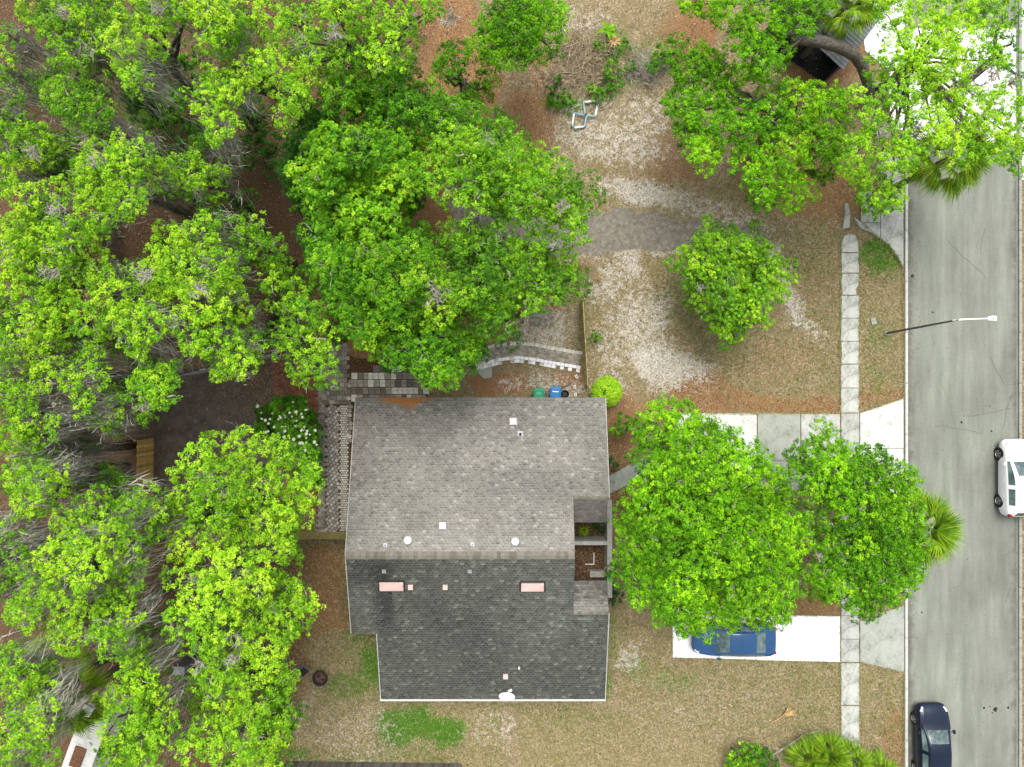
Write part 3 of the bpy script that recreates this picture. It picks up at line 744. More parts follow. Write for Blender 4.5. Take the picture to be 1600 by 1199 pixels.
for x, y, wx, wy in ((612,916,1.25,.48), (832,917,1.2,.46)):
    p = on_roof(x, y); mbx = MB(); mbx.cbox((0,0,.05), (wx, wy, .14), bev=.03)
    fl_ = MB(); fl_.cbox((0,0,-.035), (wx+.16, wy+.16, .02)); flo = fl_.build('flashing', M['roofdark'], house, loc=(p.x-HL.x, p.y-HL.y, p.z+.05), rot=(math.atan(SL),0,0))
    o_ = mbx.build('skylight', M['pink'], house, loc=(p.x-HL.x, p.y-HL.y, p.z+.03), rot=(math.atan(SL),0,0))
    m2 = MB(); m2.cbox((0,0,.128), (wx-.2, wy-.16, .012)); m2.build('skylight_pane', simple('faded_acrylic_%d' % x, (.56,.32,.29), (.56,.42,.38), 2, .5), o_)
for x, y, s_ in ((642,917,.26), (696,917,.26), (790,1056,.27)):
    p = on_roof(x, y); mbx = MB(); mbx.cbox((0,0,.10), (s_, s_, .12), bev=.02); mbx.cbox((0,0,.0), (s_*.7, s_*.7, .12)); mbx.build('box_vent', M['pink'], house, loc=(p.x-HL.x, p.y-HL.y, p.z+.02))
fitting('vent_pipe', 811, 1042, 'white', lambda m: m.lathe((0,0,-.05), [(.05,0),(.05,.3),(.04,.3)], 12))
# satellite dish
p = P(792, 1087, 3.2)
dish = empty('satellite_dish', (p.x, p.y, 2.6), 'white oval satellite dish standing over the south eave gutter', 'satellite dish')
D = MB(); n = 28; rings = [(.0,.0),(.12,.008),(.24,.03),(.34,.062),(.40,.09)]
for r_, z_ in rings:
    for k in range(n): a = 6.28318*k/n; D.v.append((r_*1.12*math.cos(a), r_*.92*math.sin(a), z_))
for i in range(len(rings)-1):
    for k in range(n): k2 = (k+1)%n; D.f.append((i*n+k, i*n+k2, (i+1)*n+k2, (i+1)*n+k)); D.t.append(.5)
D.build('reflector', M['white'], dish, True, loc=(0,0,.55), rot=(math.radians(28), math.radians(8), math.radians(-14)))
A = MB(); A.tube([(0,.05,0),(0,.02,.35),(0,0,.52)], .03, 8); A.build('mast', M['steel'], dish)
A = MB(); A.tube([(0,.1,.5),(.10,.32,.72),(.17,.38,.86)], .022, 8); ao = A.build('feed_arm', M['white'], dish)
A = MB(); A.cbox((.18,.40,.90), (.20,.11,.10), .3, bev=.02); A.build('receiver_head', M['white'], ao)

# ---------------------------------------------------------------- courtyard by the entry
cw = empty('courtyard_wall', (5.5, -9, 0), 'low rendered garden wall enclosing the sunken entry court of the house', 'wall')
def cwb(name, lo, hi, mat='conc_block'):
    m = MB(); m.box((lo[0]-5.5, lo[1]+9, lo[2]), (hi[0]-5.5, hi[1]+9, hi[2])); return m.build(name, M[mat], cw)
cwb('wall_panel', (5.42,-12.2,-.1), (5.70,-6.65,1.40)); cwb('cross_wall', (3.26,-9.2,-.1), (5.417,-8.98,1.38))
cwb('step_block', (4.55,-11.3,-.1), (5.417,-10.95,.45))
mb = MB(); mb.prism([(3.0,-12),(5.42,-12),(5.42,-6.4),(3.0,-6.4)], -.1, .02); tag(mb.build('entry_mulch', M['mulch']), kind='structure')
lf = MB(); a = P(914,882,.1); b = P(928,882,.1); c_ = P(928,864,.1)
for q, r_ in ((a,b),(b,c_)):
    lf.tube([q-a, r_-a], .035, 4)
tag(lf.build('garden_edging', M['white'], loc=a), 'thin white L-shaped edging strip on the brown mulch of the entry court', 'edging')

# ---------------------------------------------------------------- fences
def picket_fence(name, label, pts, mat, h=1.8, pw=.14, gap=.012, rails_side=1, post_mat=None, lean=0, slots=True, group=None):
    c = Vector((pts[0][0], pts[0][1], 0)); root = empty(name, c, label, 'fence', group)
    pm = M[mat]; pmat = M[post_mat] if post_mat else pm
    vars_ = []
    for k in range(4):
        m_ = MB(); t = R.uniform(.3,.9); hh = h + R.uniform(-.03,.03)
        m_.cbox((0,0,hh/2), (pw, .018, hh), 0, t); vars_.append(m_.mesh('picket', pm))
    postm = MB(); postm.cbox((0,0,(h+.06)/2), (.10,.10,h+.06), 0, .6, .02); postme = postm.mesh('post', pmat)
    count = 0
    for (x0,y0),(x1,y1) in zip(pts[:-1], pts[1:]):
        L = math.hypot(x1-x0,y1-y0); a = math.atan2(y1-y0,x1-x0); nx_, ny_ = -math.sin(a)*rails_side, math.cos(a)*rails_side
        n = max(1, int(L/(pw+gap)))
        for i in range(n):
            s_ = (i+.5)*L/n; me_ = R.choice(vars_)
            link('picket', me_, root, (x0-c.x+math.cos(a)*s_, y0-c.y+math.sin(a)*s_, R.uniform(-.02,.02)), (lean*nx_*-1 if False else 0, R.uniform(-.008,.008), a))
        for z_ in (.3, h/2, h-.22):
            r_ = MB(); r_.cbox((0,0,0), (L,.04,.09), 0, R.uniform(.5,.9))
            r_.build('rail', pmat, root, loc=((x0+x1)/2-c.x+nx_*.031, (y0+y1)/2-c.y+ny_*.031, z_), rot=(0,0,a))
        k = max(1, round(L/2.4))
        for i in range(k+1):
            s_ = L*i/k
            link('post', postme, root, (x0-c.x+math.cos(a)*s_+nx_*.10, y0-c.y+math.sin(a)*s_+ny_*.10, 0), (0,0,a))
    return root
picket_fence('picket_fence', 'straw coloured board fence running from the house corner beside the round bush', [(3.98,4.75),(4.14,2.0),(4.27,-.2)], 'wood_green', rails_side=1, h=1.8)
picket_fence('picket_fence', 'bright new orange-brown board fence panel at the west edge of the dark court', [(-21.12,-3.2),(-21.15,-5.75)], 'wood_new', rails_side=-1)
picket_fence('picket_fence', 'old weathered board fence half hidden by oaks beside the dark court', [(-21.10,-3.15),(-21.3,-1.5),(-21.7,1.3),(-22.3,4.2),(-23.0,7.4),(-23.5,10.2)], 'wood_old', rails_side=1)
picket_fence('picket_fence', 'yellow-green board fence closing the south end of the diamond paved path', [(-15.6,-8.78),(-9.1,-8.74)], 'wood_green', rails_side=-1, post_mat='wood_old')
picket_fence('picket_fence', 'grey weathered board fence along the bottom edge beyond the patchy lawn', [(-14.2,-22.25),(-3.0,-22.4)], 'wood_grey', rails_side=-1)
picket_fence('picket_fence', 'short pale two-rail fence between litter and paving under the big green tree', [(-12.0,2.5),(-8.9,3.35)], 'wood_green', h=1.2, rails_side=1)
# chain link fence
cf = empty('chain_link_fence', (-19, .4, 0), 'thin grey chain link fence crossing behind the dark court', 'fence')
a, b = Vector((-19.2, .38, 0)), Vector((-13.4, 1.72, 0)); cfl = cf.location
m_ = MB(); m_.tube([a-cfl+Vector((0,0,1.3)), b-cfl+Vector((0,0,1.3))], .028, 6); m_.build('top_rail', M['steel'], cf)
for i in range(4):
    p = a.lerp(b, i/3) - cfl; m_ = MB(); m_.tube([p, p+Vector((0,0,1.36))], .035, 6); m_.build('post', M['steel'], cf)
m_ = MB(); L = (b-a).length; d = (b-a).normalized()
for i in range(int(L/.11)):
    s_ = i*.11
    for q in (-1, 1):
        e = s_ + q*1.2
        if 0 <= e <= L: m_.tube([a-cfl+d*s_+Vector((0,0,.06)), a-cfl+d*e+Vector((0,0,1.26))], .004, 3, cap=False)
tag(m_.build('wire_mesh', M['steel'], cf), kind='stuff')

# ---------------------------------------------------------------- bins
def bin_(px, py, mat, label, rz):
    p = P(px, py, 1.05); r = empty('wheelie_bin', (p.x, p.y, 0), label, 'bin', 'wheelie bins at the north wall', rz)
    b = MB(); b.add([(-.24,-.24,.06),(.24,-.24,.06),(.24,.24,.06),(-.24,.24,.06),(-.29,-.33,.98),(.29,-.33,.98),(.29,.31,.98),(-.29,.31,.98)],
          [(3,2,1,0),(4,5,6,7),(0,1,5,4),(1,2,6,5),(2,3,7,6),(3,0,4,7)]); b.build('body', M[mat], r)
    l = MB()
    for k, (e, z) in enumerate(((0,.985),(0,1.01),(.05,1.04),(.12,1.055))):
        n_ = 24
        for q in range(n_):
            a_ = 6.28318*q/n_; cx = abs(math.cos(a_))**.35*math.copysign(1, math.cos(a_)); sy = abs(math.sin(a_))**.35*math.copysign(1, math.sin(a_))
            l.v.append((cx*(.32-e), sy*(.36-e)+.0, z))
    for k in range(3):
        for q in range(24): q2 = (q+1)%24; l.f.append((k*24+q,k*24+q2,(k+1)*24+q2,(k+1)*24+q)); l.t.append(.5)
    l.f.append(tuple(72+q for q in range(24))); l.t.append(.5); lo = l.build('lid', M[mat], r)
    h_ = MB(); h_.tube([(-.2,-.36,.93),(-.2,-.43,.96),(.2,-.43,.96),(.2,-.36,.93)], .018, 6); h_.build('handle', M[mat], r)
    for s_ in (-1, 1):
        wv = MB(); wv.lathe((0,0,0), [(.11,-.025),(.13,-.02),(.13,.02),(.11,.025)], 14); wv.build('wheel', M['tyre'], r, loc=(s_*.27,-.27,.13), rot=(0,math.pi/2,0))
    return r, lo
r, lo = bin_(842, 616, 'greenbin', 'green wheelie bin standing at the north wall of the house', .06)
m_ = MB(); m_.cbox((0,.05,1.062), (.26,.12,.006), bev=.002); m_.build('lid_panel', simple('pale_green_print', (.10,.42,.28), None, 5, .5), r)
r, lo = bin_(868, 614, 'bluebin', 'blue wheelie bin with white lid label beside the green one', -.05)
m_ = MB(); m_.cbox((0,.07,1.062), (.36,.055,.006)); m_.build('lid_label', M['white'], r)
p = P(883, 616, .5); m_ = MB(); m_.lathe((0,0,0), [(.16,0),(.22,.42),(.24,.45),(.24,.5),(.21,.5),(.19,.44),(.14,.3)], 22)
tag(m_.build('plant_pot', M['black'], loc=(p.x,p.y,0)), 'empty round black plant pot next to the blue bin', 'plant pot')
m_ = MB(); a = P(878,606,.1); b = P(894,598,.1); m_.cbox((0,0,.05), ((b-a).length, .07, .05), math.atan2((b-a).y,(b-a).x)); tag(m_.build('wooden_stake', M['wood_old'], loc=((a+b)/2)), 'old wooden stake lying on litter beyond the bins', 'stake')
first = None
for x, y, rz, lab in ((901,589,.5,'white block lying nearest the curved path'), (898,605,.1,'pale concrete block in the middle by the fence'), (899,617,0,'pale block touching the house eave by the fence')):
    q = P(x,y,.1); m_ = MB(); m_.cbox((0,0,.07), (.17,.22,.13), 0, .9, .015); m_.cbox((0,0,.138), (.07,.1,.006), 0, .2)
    tag(m_.build('concrete_block', M['stone_light'], loc=(q.x,q.y,0), rot=(0,0,rz)), lab, 'block', 'loose blocks beside the board fence')

# ---------------------------------------------------------------- street lamp
sl_ = empty('street_lamp', (*G(1385,521), 0), 'tall street lamp with dark leaning pole and white arm over the road', 'street lamp')
Ls = sl_.location
top = P(1497, 500, 6.44) - Ls
m_ = MB(); m_.tube([(0,0,-.1), top*.5, top], [.07,.06,.045], 12); m_.build('pole', M['darkpole'], sl_)
m_ = MB(); m_.lathe((0,0,-.05), [(.13,0),(.13,.10),(.09,.14)], 14); m_.build('base', M['steel'], sl_)
tip = P(1543, 498, 6.8) - Ls
m_ = MB(); m_.tube([top+Vector((-.05,0,-.3)), top+Vector((.02,0,.05)), top+Vector((.35,.01,.22)), tip], [.05,.045,.04,.035], 8); m_.build('arm', M['white'], sl_)
m_ = MB(); n_ = 16
for k, (e, z) in enumerate(((.02,-.05),(0,0),(.0,.03),(.05,.07))):
    for q in range(n_):
        a_ = 6.28318*q/n_; l.v if False else None
        cx = abs(math.cos(a_))**.4*math.copysign(1,math.cos(a_)); sy = abs(math.sin(a_))**.4*math.copysign(1,math.sin(a_))
        m_.v.append((cx*(.23-e), sy*(.12-e*.5)*(1.15 if cx > 0 else .9), z))
for k in range(3):
    for q in range(n_): q2 = (q+1)%n_; m_.f.append((k*n_+q,k*n_+q2,(k+1)*n_+q2,(k+1)*n_+q)); m_.t.append(.5)
m_.f.append(tuple(3*n_+q for q in range(n_))); m_.t.append(.5); m_.f.append(tuple(reversed(range(n_)))); m_.t.append(.5)
hd = m_.build('lamp_head', M['white'], sl_, loc=tip+Vector((.22,0,0)))
m_ = MB(); m_.lathe((.02,0,.07), [(.035,0),(.035,.05),(.02,.06)], 10); m_.build('photocell', M['steel'], hd)
m_ = MB(); m_.cbox((0,0,-.06), (.26,.15,.03)); m_.build('lens', M['lens'], hd)

# ---------------------------------------------------------------- cars
def loft_car(st):
    """st: stations (x, w_sill, w_belt, z_bot, z_belt, w_top, z_top, flag) rear to front"""
    V_, F_, Mi = [], [], []
    for (x, ws, wb, z0, zb, wt, zt, fl) in st:
        half = [(0, z0), (ws*.86, z0), (ws*.985, z0+.07), (ws, z0+.2), (ws+.012, z0+(zb-z0)*.62), (wb, zb), (wb-(wb-wt)*.07, zb+(zt-zb)*.08),
                (wb-(wb-wt)*.88, zb+(zt-zb)*.80), (wt, zb+(zt-zb)*.93), (wt*.9, zt-.012*1), (wt*.5, zt+.012), (0, zt+.02)]
        ring = [(x, y, z) for y, z in half] + [(x, -y, z) for y, z in half[-2:0:-1]]
        V_ += ring
    m = 22; n = len(st)
    for i in range(n-1):
        fl = st[i][7]
        for k in range(m):
            k2 = (k+1) % m; kk = k if k < 11 else 21-k
            mi = 0
            if 'w' in fl and kk in (9, 10): mi = 1            # front glass
            if 'r' in fl and kk in (9, 10): mi = 2            # rear glass
            if 's' in fl and kk == 6: mi = 3 if k < 11 else 4 # side glass
            if kk in (0, 1): mi = 5
            F_.append((i*m+k, (i+1)*m+k, (i+1)*m+k2, i*m+k2)); Mi.append(mi)
    F_.append(tuple(range(m))); Mi.append(0); F_.append(tuple(reversed(range((n-1)*m, n*m)))); Mi.append(0)
    return V_, F_, Mi
def split_car(V_, F_, Mi, root, paint):
    me_ = bpy.data.meshes.new('tmp'); me_.from_pydata(V_, [], F_); me_.polygons.foreach_set('material_index', Mi)
    for k in range(6): me_.materials.append(M['black'])
    bm = bmesh.new(); bm.from_mesh(me_); bmesh.ops.recalc_face_normals(bm, faces=bm.faces); bm.to_mesh(me_); bm.free()
    o_ = bpy.data.objects.new('tmp', me_); COL.objects.link(o_)
    md = o_.modifiers.new('s', 'SUBSURF'); md.levels = 2; md.render_levels = 2
    dg = bpy.context.evaluated_depsgraph_get(); ev = o_.evaluated_get(dg); em = ev.to_mesh()
    vs = [v.co.copy() for v in em.vertices]; polys = [(p_.material_index, tuple(p_.vertices)) for p_ in em.polygons]
    ev.to_mesh_clear(); bpy.data.objects.remove(o_); bpy.data.meshes.remove(me_)
    names = {0: ('body', paint), 1: ('windscreen', 'glass'), 2: ('rear_window', 'glass'), 3: ('side_window', 'glass'), 4: ('side_window', 'glass'), 5: ('underbody', 'black')}
    for k, (nm, mt) in names.items():
        fs = [p_ for mi, p_ in polys if mi == k]
        if not fs: continue
        used_ = sorted({i for f_ in fs for i in f_}); mp_ = {v: i for i, v in enumerate(used_)}
        m2 = bpy.data.meshes.new(nm); m2.from_pydata([vs[i] for i in used_], [], [tuple(mp_[i] for i in f_) for f_ in fs])
        m2.polygons.foreach_set('use_smooth', [True]*len(fs)); m2.materials.append(M[mt]); m2.update(); link(nm, m2, root)
def wheel(root, x, y, r_=.33, w_=.2):
    s_ = 1 if y > 0 else -1
    t_ = MB(); t_.lathe((0,0,0), [(r_*.62,-w_/2),(r_*.93,-w_/2),(r_,-w_/2+.03),(r_,w_/2-.03),(r_*.93,w_/2),(r_*.66,w_/2),(r_*.62,w_/2-.03)], 28)
    tr = t_.build('wheel', M['tyre'], root, True, loc=(x,y,r_), rot=(-s_*math.pi/2 if s_ > 0 else math.pi/2, 0, 0))
    q = MB(); q.lathe((0,0,w_/2-.05), [(r_*.14,0),(r_*.14,.045),(r_*.05,.05)], 12)
    for k in range(5):
        a_ = 6.28318*k/5
        for da in (-.13, .13):
            mm_ = Matrix.Rotation(a_+da, 4, 'Z'); q.box((r_*.10,-.018,w_/2-.035), (r_*.62,.018,w_/2-.008), .5, mm_)
    q.lathe((0,0,0), [(r_*.60,w_/2-.04),(r_*.66,w_/2+.004),(r_*.64,w_/2+.004),(r_*.58,w_/2-.04)], 24)
    q.build('rim', M['rim'], tr)
    d = MB(); d.lathe((0,0,w_/2-.09), [(r_*.6,0),(r_*.6,.01)], 20); d.build('brake_disc', M['blackiron'], tr)
def car(name, label, cat, st, paint, loc, rz, hw, wx, lights, extras=True, r_=.33):
    root = empty(name, loc, label, cat, None, rz)
    cv = loft_car(st); split_car(*cv, root, paint)
    for si in (3, 10):
        ring = cv[0][si*22:(si+1)*22]; q = MB(); q.tube([Vector(ring[k])+Vector((0,0,.0)) for k in range(8, 15)], .008, 4); q.build('panel_seam', M['black'], root)
    for x in wx:
        for s_ in (-1, 1):
            wheel(root, x, s_*(hw-.09), r_)
            a_ = MB(); a_.lathe((0,0,0), [(r_+.055,-.04),(r_+.055,.0),(r_+.045,.004)], 28); a_.build('wheel_arch', M['black'], root, loc=(x, s_*(hw-.004), r_+.015), rot=(-s_*math.pi/2,0,0))
    for s_ in (-1, 1):
        mx_ = MB(); mx_.cbox((0,0,0), (.20,.13,.13), 0, .5, .03); mx_.tube([(0,-s_*.02,-.02),(.02,-s_*.16,-.05)], .025, 6)
        mo = mx_.build('mirror', M[paint], root, loc=(lights['mirror'], s_*(hw+.11), lights['mz']), rot=(0,0,-s_*.25))
        for hx in lights['handles']:
            h_ = MB(); h_.cbox((0,0,0), (.17,.03,.03), bev=.01); h_.build('door_handle', M[lights.get('hm', paint)], root, loc=(hx, s_*(hw-.005), .80))
        for dx in lights['doors']:
            g_ = MB(); g_.box((dx-.006, s_*(hw-.012)-.012, .32), (dx+.006, s_*(hw-.012)+.012, .84)); g_.build('door_seam', M['black'], root)
        for (x0, y0, z0, sx_, sy_, sz_, ry) in lights['front']:
            g_ = MB(); g_.cbox((0,0,0), (sx_,sy_,sz_), 0, .5, .02); g_.build('headlight', M['lens'], root, loc=(x0, s_*y0, z0), rot=(0,ry,-s_*.55))
        for (x0, y0, z0, sx_, sy_, sz_, ry) in lights['rear']:
            g_ = MB(); g_.cbox((0,0,0), (sx_,sy_,sz_), 0, .5, .02); g_.build('tail_light', M['redlens'], root, loc=(x0, s_*y0, z0), rot=(0,ry,s_*.35))
    for s_ in (.12, -.42):
        g_ = MB(); g_.tube([(lights['cowl'][0], s_, lights['cowl'][1]), (lights['cowl'][0]-.28, s_+.38, lights['cowl'][1]+.175)], .009, 4); g_.build('wiper', M['black'], root)
    g_ = MB(); g_.cbox((0,0,0), (.02,.5,.11)); g_.build('rear_plate', M['white'], root, loc=(lights['rp'][0],0,lights['rp'][1]))
    g_ = MB(); g_.cbox((0,0,0), (.03,.9,.09), bev=.01); g_.build('grille', M['black'], root, loc=(lights['gr'][0],0,lights['gr'][1]))
    return root
sedan = [(-2.40,.62,.60,.36,.70,.45,.80,''),(-2.34,.80,.76,.28,.82,.60,.93,''),(-2.12,.89,.85,.22,.90,.68,1.00,''),(-1.72,.91,.88,.19,.93,.70,1.03,'rs'),
         (-1.05,.915,.895,.19,.93,.60,1.36,'s'),(-.62,.92,.90,.19,.93,.60,1.42,'s'),(-.16,.92,.90,.19,.92,.60,1.435,''),(-.08,.92,.90,.19,.92,.60,1.435,'s'),
         (.40,.92,.90,.19,.91,.59,1.39,'ws'),(1.22,.915,.885,.19,.88,.72,1.00,''),(1.42,.91,.875,.19,.86,.70,.95,''),(1.95,.89,.83,.2,.78,.62,.86,''),(2.22,.84,.74,.24,.69,.55,.76,''),(2.36,.70,.62,.30,.58,.45,.64,''),(2.42,.5,.45,.38,.52,.3,.55,'')]
hatch = [(-2.22,.66,.64,.38,.80,.50,.92,''),(-2.17,.82,.80,.30,.95,.66,1.06,'r'),(-1.86,.90,.86,.24,1.00,.58,1.44,''),(-1.80,.905,.865,.23,1.0,.58,1.46,''),(-1.55,.91,.88,.22,.99,.58,1.49,'s'),
         (-1.05,.915,.895,.21,.97,.59,1.52,'s'),(-.50,.92,.90,.21,.96,.60,1.54,''),(-.42,.92,.90,.21,.96,.60,1.54,'s'),
         (.15,.92,.90,.21,.94,.59,1.51,'ws'),(1.12,.915,.885,.21,.92,.74,1.06,''),(1.35,.91,.875,.21,.90,.72,1.01,''),(1.80,.89,.83,.22,.82,.64,.91,''),(2.06,.84,.74,.26,.72,.56,.80,''),(2.20,.70,.62,.32,.60,.45,.66,''),(2.26,.5,.45,.40,.54,.3,.57,'')]
LS = dict(mirror=.95, mz=.98, handles=(-.05,-1.05), doors=(1.0,-.1,-1.02), front=[(2.14,.66,.70,.30,.16,.10,.35)], rear=[(-2.30,.62,.80,.16,.30,.12,0)], cowl=(1.20,1.02), rp=(-2.425,.62), gr=(2.40,.5))
LH = dict(mirror=.86, mz=1.02, handles=(-.1,-1.0), doors=(.95,-.42,-1.2), front=[(2.0,.66,.76,.34,.13,.10,.35)], rear=[(-2.10,.70,.98,.18,.18,.22,0)], cowl=(1.10,1.08), rp=(-2.24,.66), gr=(2.24,.52))
HALF = math.pi/2
car('white_hatchback', 'white hatchback parked across the far kerb at the right edge', 'car', hatch, 'carwhite', (29.32, -5.47, .02), HALF, .915, (-1.38,1.36), LH, r_=.34)
car('black_car', 'shiny black sedan parked at the near kerb, bottom right corner', 'car', sedan, 'carblack', (24.42, -21.0, .02), HALF+.015, .915, (-1.42,1.42), LS)
b_ = car('blue_sedan', 'dark blue sedan parked on the white driveway partly under the tree', 'car', sedan, 'carblue', (12.85, -14.82, .05), math.pi-.01, .915, (-1.42,1.42), LS)

# ---------------------------------------------------------------- small things
def T(o, *a, **k): return tag(o, *a, **k)
# bow tie of pale blue tubes
c0 = P(915,180,.1); fr = empty('tubular_frame', (c0.x,c0.y,0), 'pale blue and white tubular frame bent in a bow-tie on the sand', 'frame')
loops = [[(914,179),(911.5,160),(932,158),(934,163),(930,182),(914,180)], [(915,181),(897,176.5),(894,197),(897,200),(913,198),(916.5,181)]]
for L_ in loops:
    pts = [P(x,y,.12 + .05*(i%2)) - Vector((c0.x,c0.y,0)) for i,(x,y) in enumerate(L_)]
    m_ = MB(); m_.tube(pts, .055, 8); m_.build('tube', M['paleblue'], fr)
    for i in (1, 3):
        m_ = MB(); m_.tube([pts[i].lerp(pts[i+1], .1)+Vector((0,0,.01)), pts[i].lerp(pts[i+1], .9)+Vector((0,0,.01))], .06, 8); m_.build('white_sleeve', M['white'], fr)
m_ = MB(); m_.lathe((0,0,.14), [(.08,0),(.08,.1),(.03,.12)], 10); m_.build('hinge', M['darkpole'], fr)
# fire pit
p = P(500,1060,.3); fp = empty('fire_pit', (p.x,p.y,0), 'rusty round fire pit with charred logs on the back lawn', 'fire pit')
m_ = MB(); m_.lathe((0,0,0), [(.2,.06),(.36,.16),(.42,.3),(.46,.31),(.46,.34),(.40,.34),(.33,.2),(.2,.12),(.02,.1)], 28); m_.build('bowl', M['blackiron'], fp, True)
m_ = MB(); m_.lathe((0,0,0), [(.34,.19),(.02,.21)], 20); m_.build('ash', M['rust'], fp)
for a_ in (.3, 1.2, 2.4):
    m_ = MB(); m_.tube([(-.26*math.cos(a_),-.26*math.sin(a_),.24),(0,0.03,.28),(.24*math.cos(a_),.24*math.sin(a_),.25)], .045, 7); m_.build('log', M['bark'] if a_ < 2 else M['blackiron'], fp)
for k in range(3):
    a_ = 2.1*k; m_ = MB(); m_.tube([(.3*math.cos(a_),.3*math.sin(a_),.2),(.38*math.cos(a_),.38*math.sin(a_),0)], .02, 6); m_.build('leg', M['blackiron'], fp)
p = P(472,1052,.4); fc = empty('folding_chair', (p.x,p.y,0), 'black folding chair tipped over beside the fire pit', 'chair', rz=.7)
m_ = MB(); m_.add([(-.28,-.22,.12),(.28,-.22,.12),(.28,.2,.3),(-.28,.2,.3),(-.28,-.22,.1),(.28,-.22,.1),(.28,.2,.28),(-.28,.2,.28)], [(0,1,2,3),(7,6,5,4),(0,4,5,1),(1,5,6,2),(2,6,7,3),(3,7,4,0)]); m_.build('seat', M['black'], fc)
m_ = MB(); m_.add([(-.28,.22,.3),(.28,.22,.3),(.28,.42,.06),(-.28,.42,.06),(-.28,.2,.28),(.28,.2,.28),(.28,.40,.04),(-.28,.40,.04)], [(3,2,1,0),(4,5,6,7),(1,5,4,0),(2,6,5,1),(3,7,6,2),(0,4,7,3)]); m_.build('backrest', M['ac'], fc)
for s_ in (-1,1):
    m_ = MB(); m_.tube([(s_*.3,-.34,.02),(s_*.3,0,.25),(s_*.3,.24,.33),(s_*.3,.46,.03)], .015, 6); m_.build('frame', M['steel'], fc)
# boxes among the western oaks
def acbox(px, py, sz, label, cat, name, mat_top='steel'):
    p = P(px, py, sz[2]); r = empty(name, (p.x,p.y,0), label, cat)
    m_ = MB(); m_.cbox((0,0,sz[2]/2), (sz[0],sz[1],sz[2]), 0, .5, .02); m_.build('cabinet', M['ac'], r)
    m_ = MB(); m_.cbox((0,0,sz[2]+.02), (sz[0]+.03,sz[1]+.03,.03), 0, .5, .01); m_.build('top_panel', M[mat_top], r)
    for k in range(5):
        m_ = MB(); m_.box((sz[0]*-.4, sz[1]/2+.003, sz[2]*(.2+.13*k)), (sz[0]*.4, sz[1]/2+.02, sz[2]*(.2+.13*k)+.03)); m_.build('louvre', M['blackiron'], r)
    return r
acbox(279, 1048, (.62,.40,3.9), 'tall dark metal cabinet with pale top showing through the southwestern oaks', 'cabinet', 'metal_cabinet')
acbox(308, 1012, (.42,.42,3.4), 'slim grey cabinet half hidden by leaves just north of the taller one', 'cabinet', 'metal_cabinet', 'conc_block')
# white shed at the lower left
p = P(128,1172,2.4); sh = empty('shed', (p.x,p.y,0), 'white shed with brown hatch under oaks in the lower left corner', 'shed', rz=.35)
m_ = MB(); m_.cbox((0,0,1.1), (1.5,4.4,2.2)); m_.build('wall', M['white'], sh)
sh.rotation_euler = (0,0,-.35)
for k in range(4):
    m_ = MB(); m_.add([(-.82+.41*k,-2.3,2.22+.03*k),(-.82+.41*(k+1)-.01,-2.3,2.24+.03*k),(-.82+.41*(k+1)-.01,2.3,2.24+.03*k),(-.82+.41*k,2.3,2.22+.03*k)], [(0,1,2,3)])
    m_.add([(-.82+.41*k,-2.3,2.19+.03*k),(-.82+.41*(k+1)-.01,-2.3,2.19+.03*k),(-.82+.41*(k+1)-.01,2.3,2.19+.03*k),(-.82+.41*k,2.3,2.19+.03*k)], [(3,2,1,0)])
    m_.build('roof_sheet', M['slab_mid'], sh)
m_ = MB(); m_.cbox((-.1,-.5,2.38), (.62,1.15,.05), 0, .4, .01); m_.build('hatch', M['rust'], sh)
# corrugated lean-to near the top right
p = P(1312,45,2.6); lt = empty('lean_to', (p.x,p.y,0), 'corrugated grey lean-to roof with dark opening behind the thick oak limb', 'lean-to', rz=-.62)
m_ = MB(); n_ = 60
for k in range(n_+1):
    y_ = -1.6 + 3.2*k/n_; zz = .035*math.sin(k*math.pi/2)
    m_.v += [(-1.4,y_,2.4+zz+.5), (1.5,y_,2.4+zz)]
for k in range(n_): m_.f.append((2*k,2*k+1,2*k+3,2*k+2)); m_.t.append(.5)
m_.build('roof_sheet', M['corr'], lt)
m_ = MB(); m_.box((-1.3,-1.35,0), (1.3,1.5,.02)); m_.box((-1.35,1.35,0),(1.35,1.45,2.3)); m_.box((1.25,-1.35,0),(1.35,1.34,2.2)); m_.build('wall', M['roofdark'], lt)
for (x_, y_) in ((-1.3,-1.5),(1.3,-1.5)):
    m_ = MB(); m_.cbox((x_,y_,1.2), (.1,.1,2.4)); m_.build('post', M['wood_old'], lt)
m_ = MB(); m_.box((-3.3,-1.5,0.0),(-1.42,.9,2.0)); m_.build('dark_bay', M['roofdark'], lt)
# dark slatted box by the blue car
p = P(1185,981,.7); bx = empty('slatted_box', (p.x,p.y,0), 'black slatted box on the white driveway beside the blue sedan', 'box', rz=.1)
m_ = MB(); m_.cbox((0,0,.3), (.42,.55,.58)); m_.build('case', M['black'], bx)
for k in range(5):
    m_ = MB(); m_.cbox((0,-.22+.11*k,.62), (.44,.07,.03), bev=.005); m_.build('slat', M['blackiron'], bx)
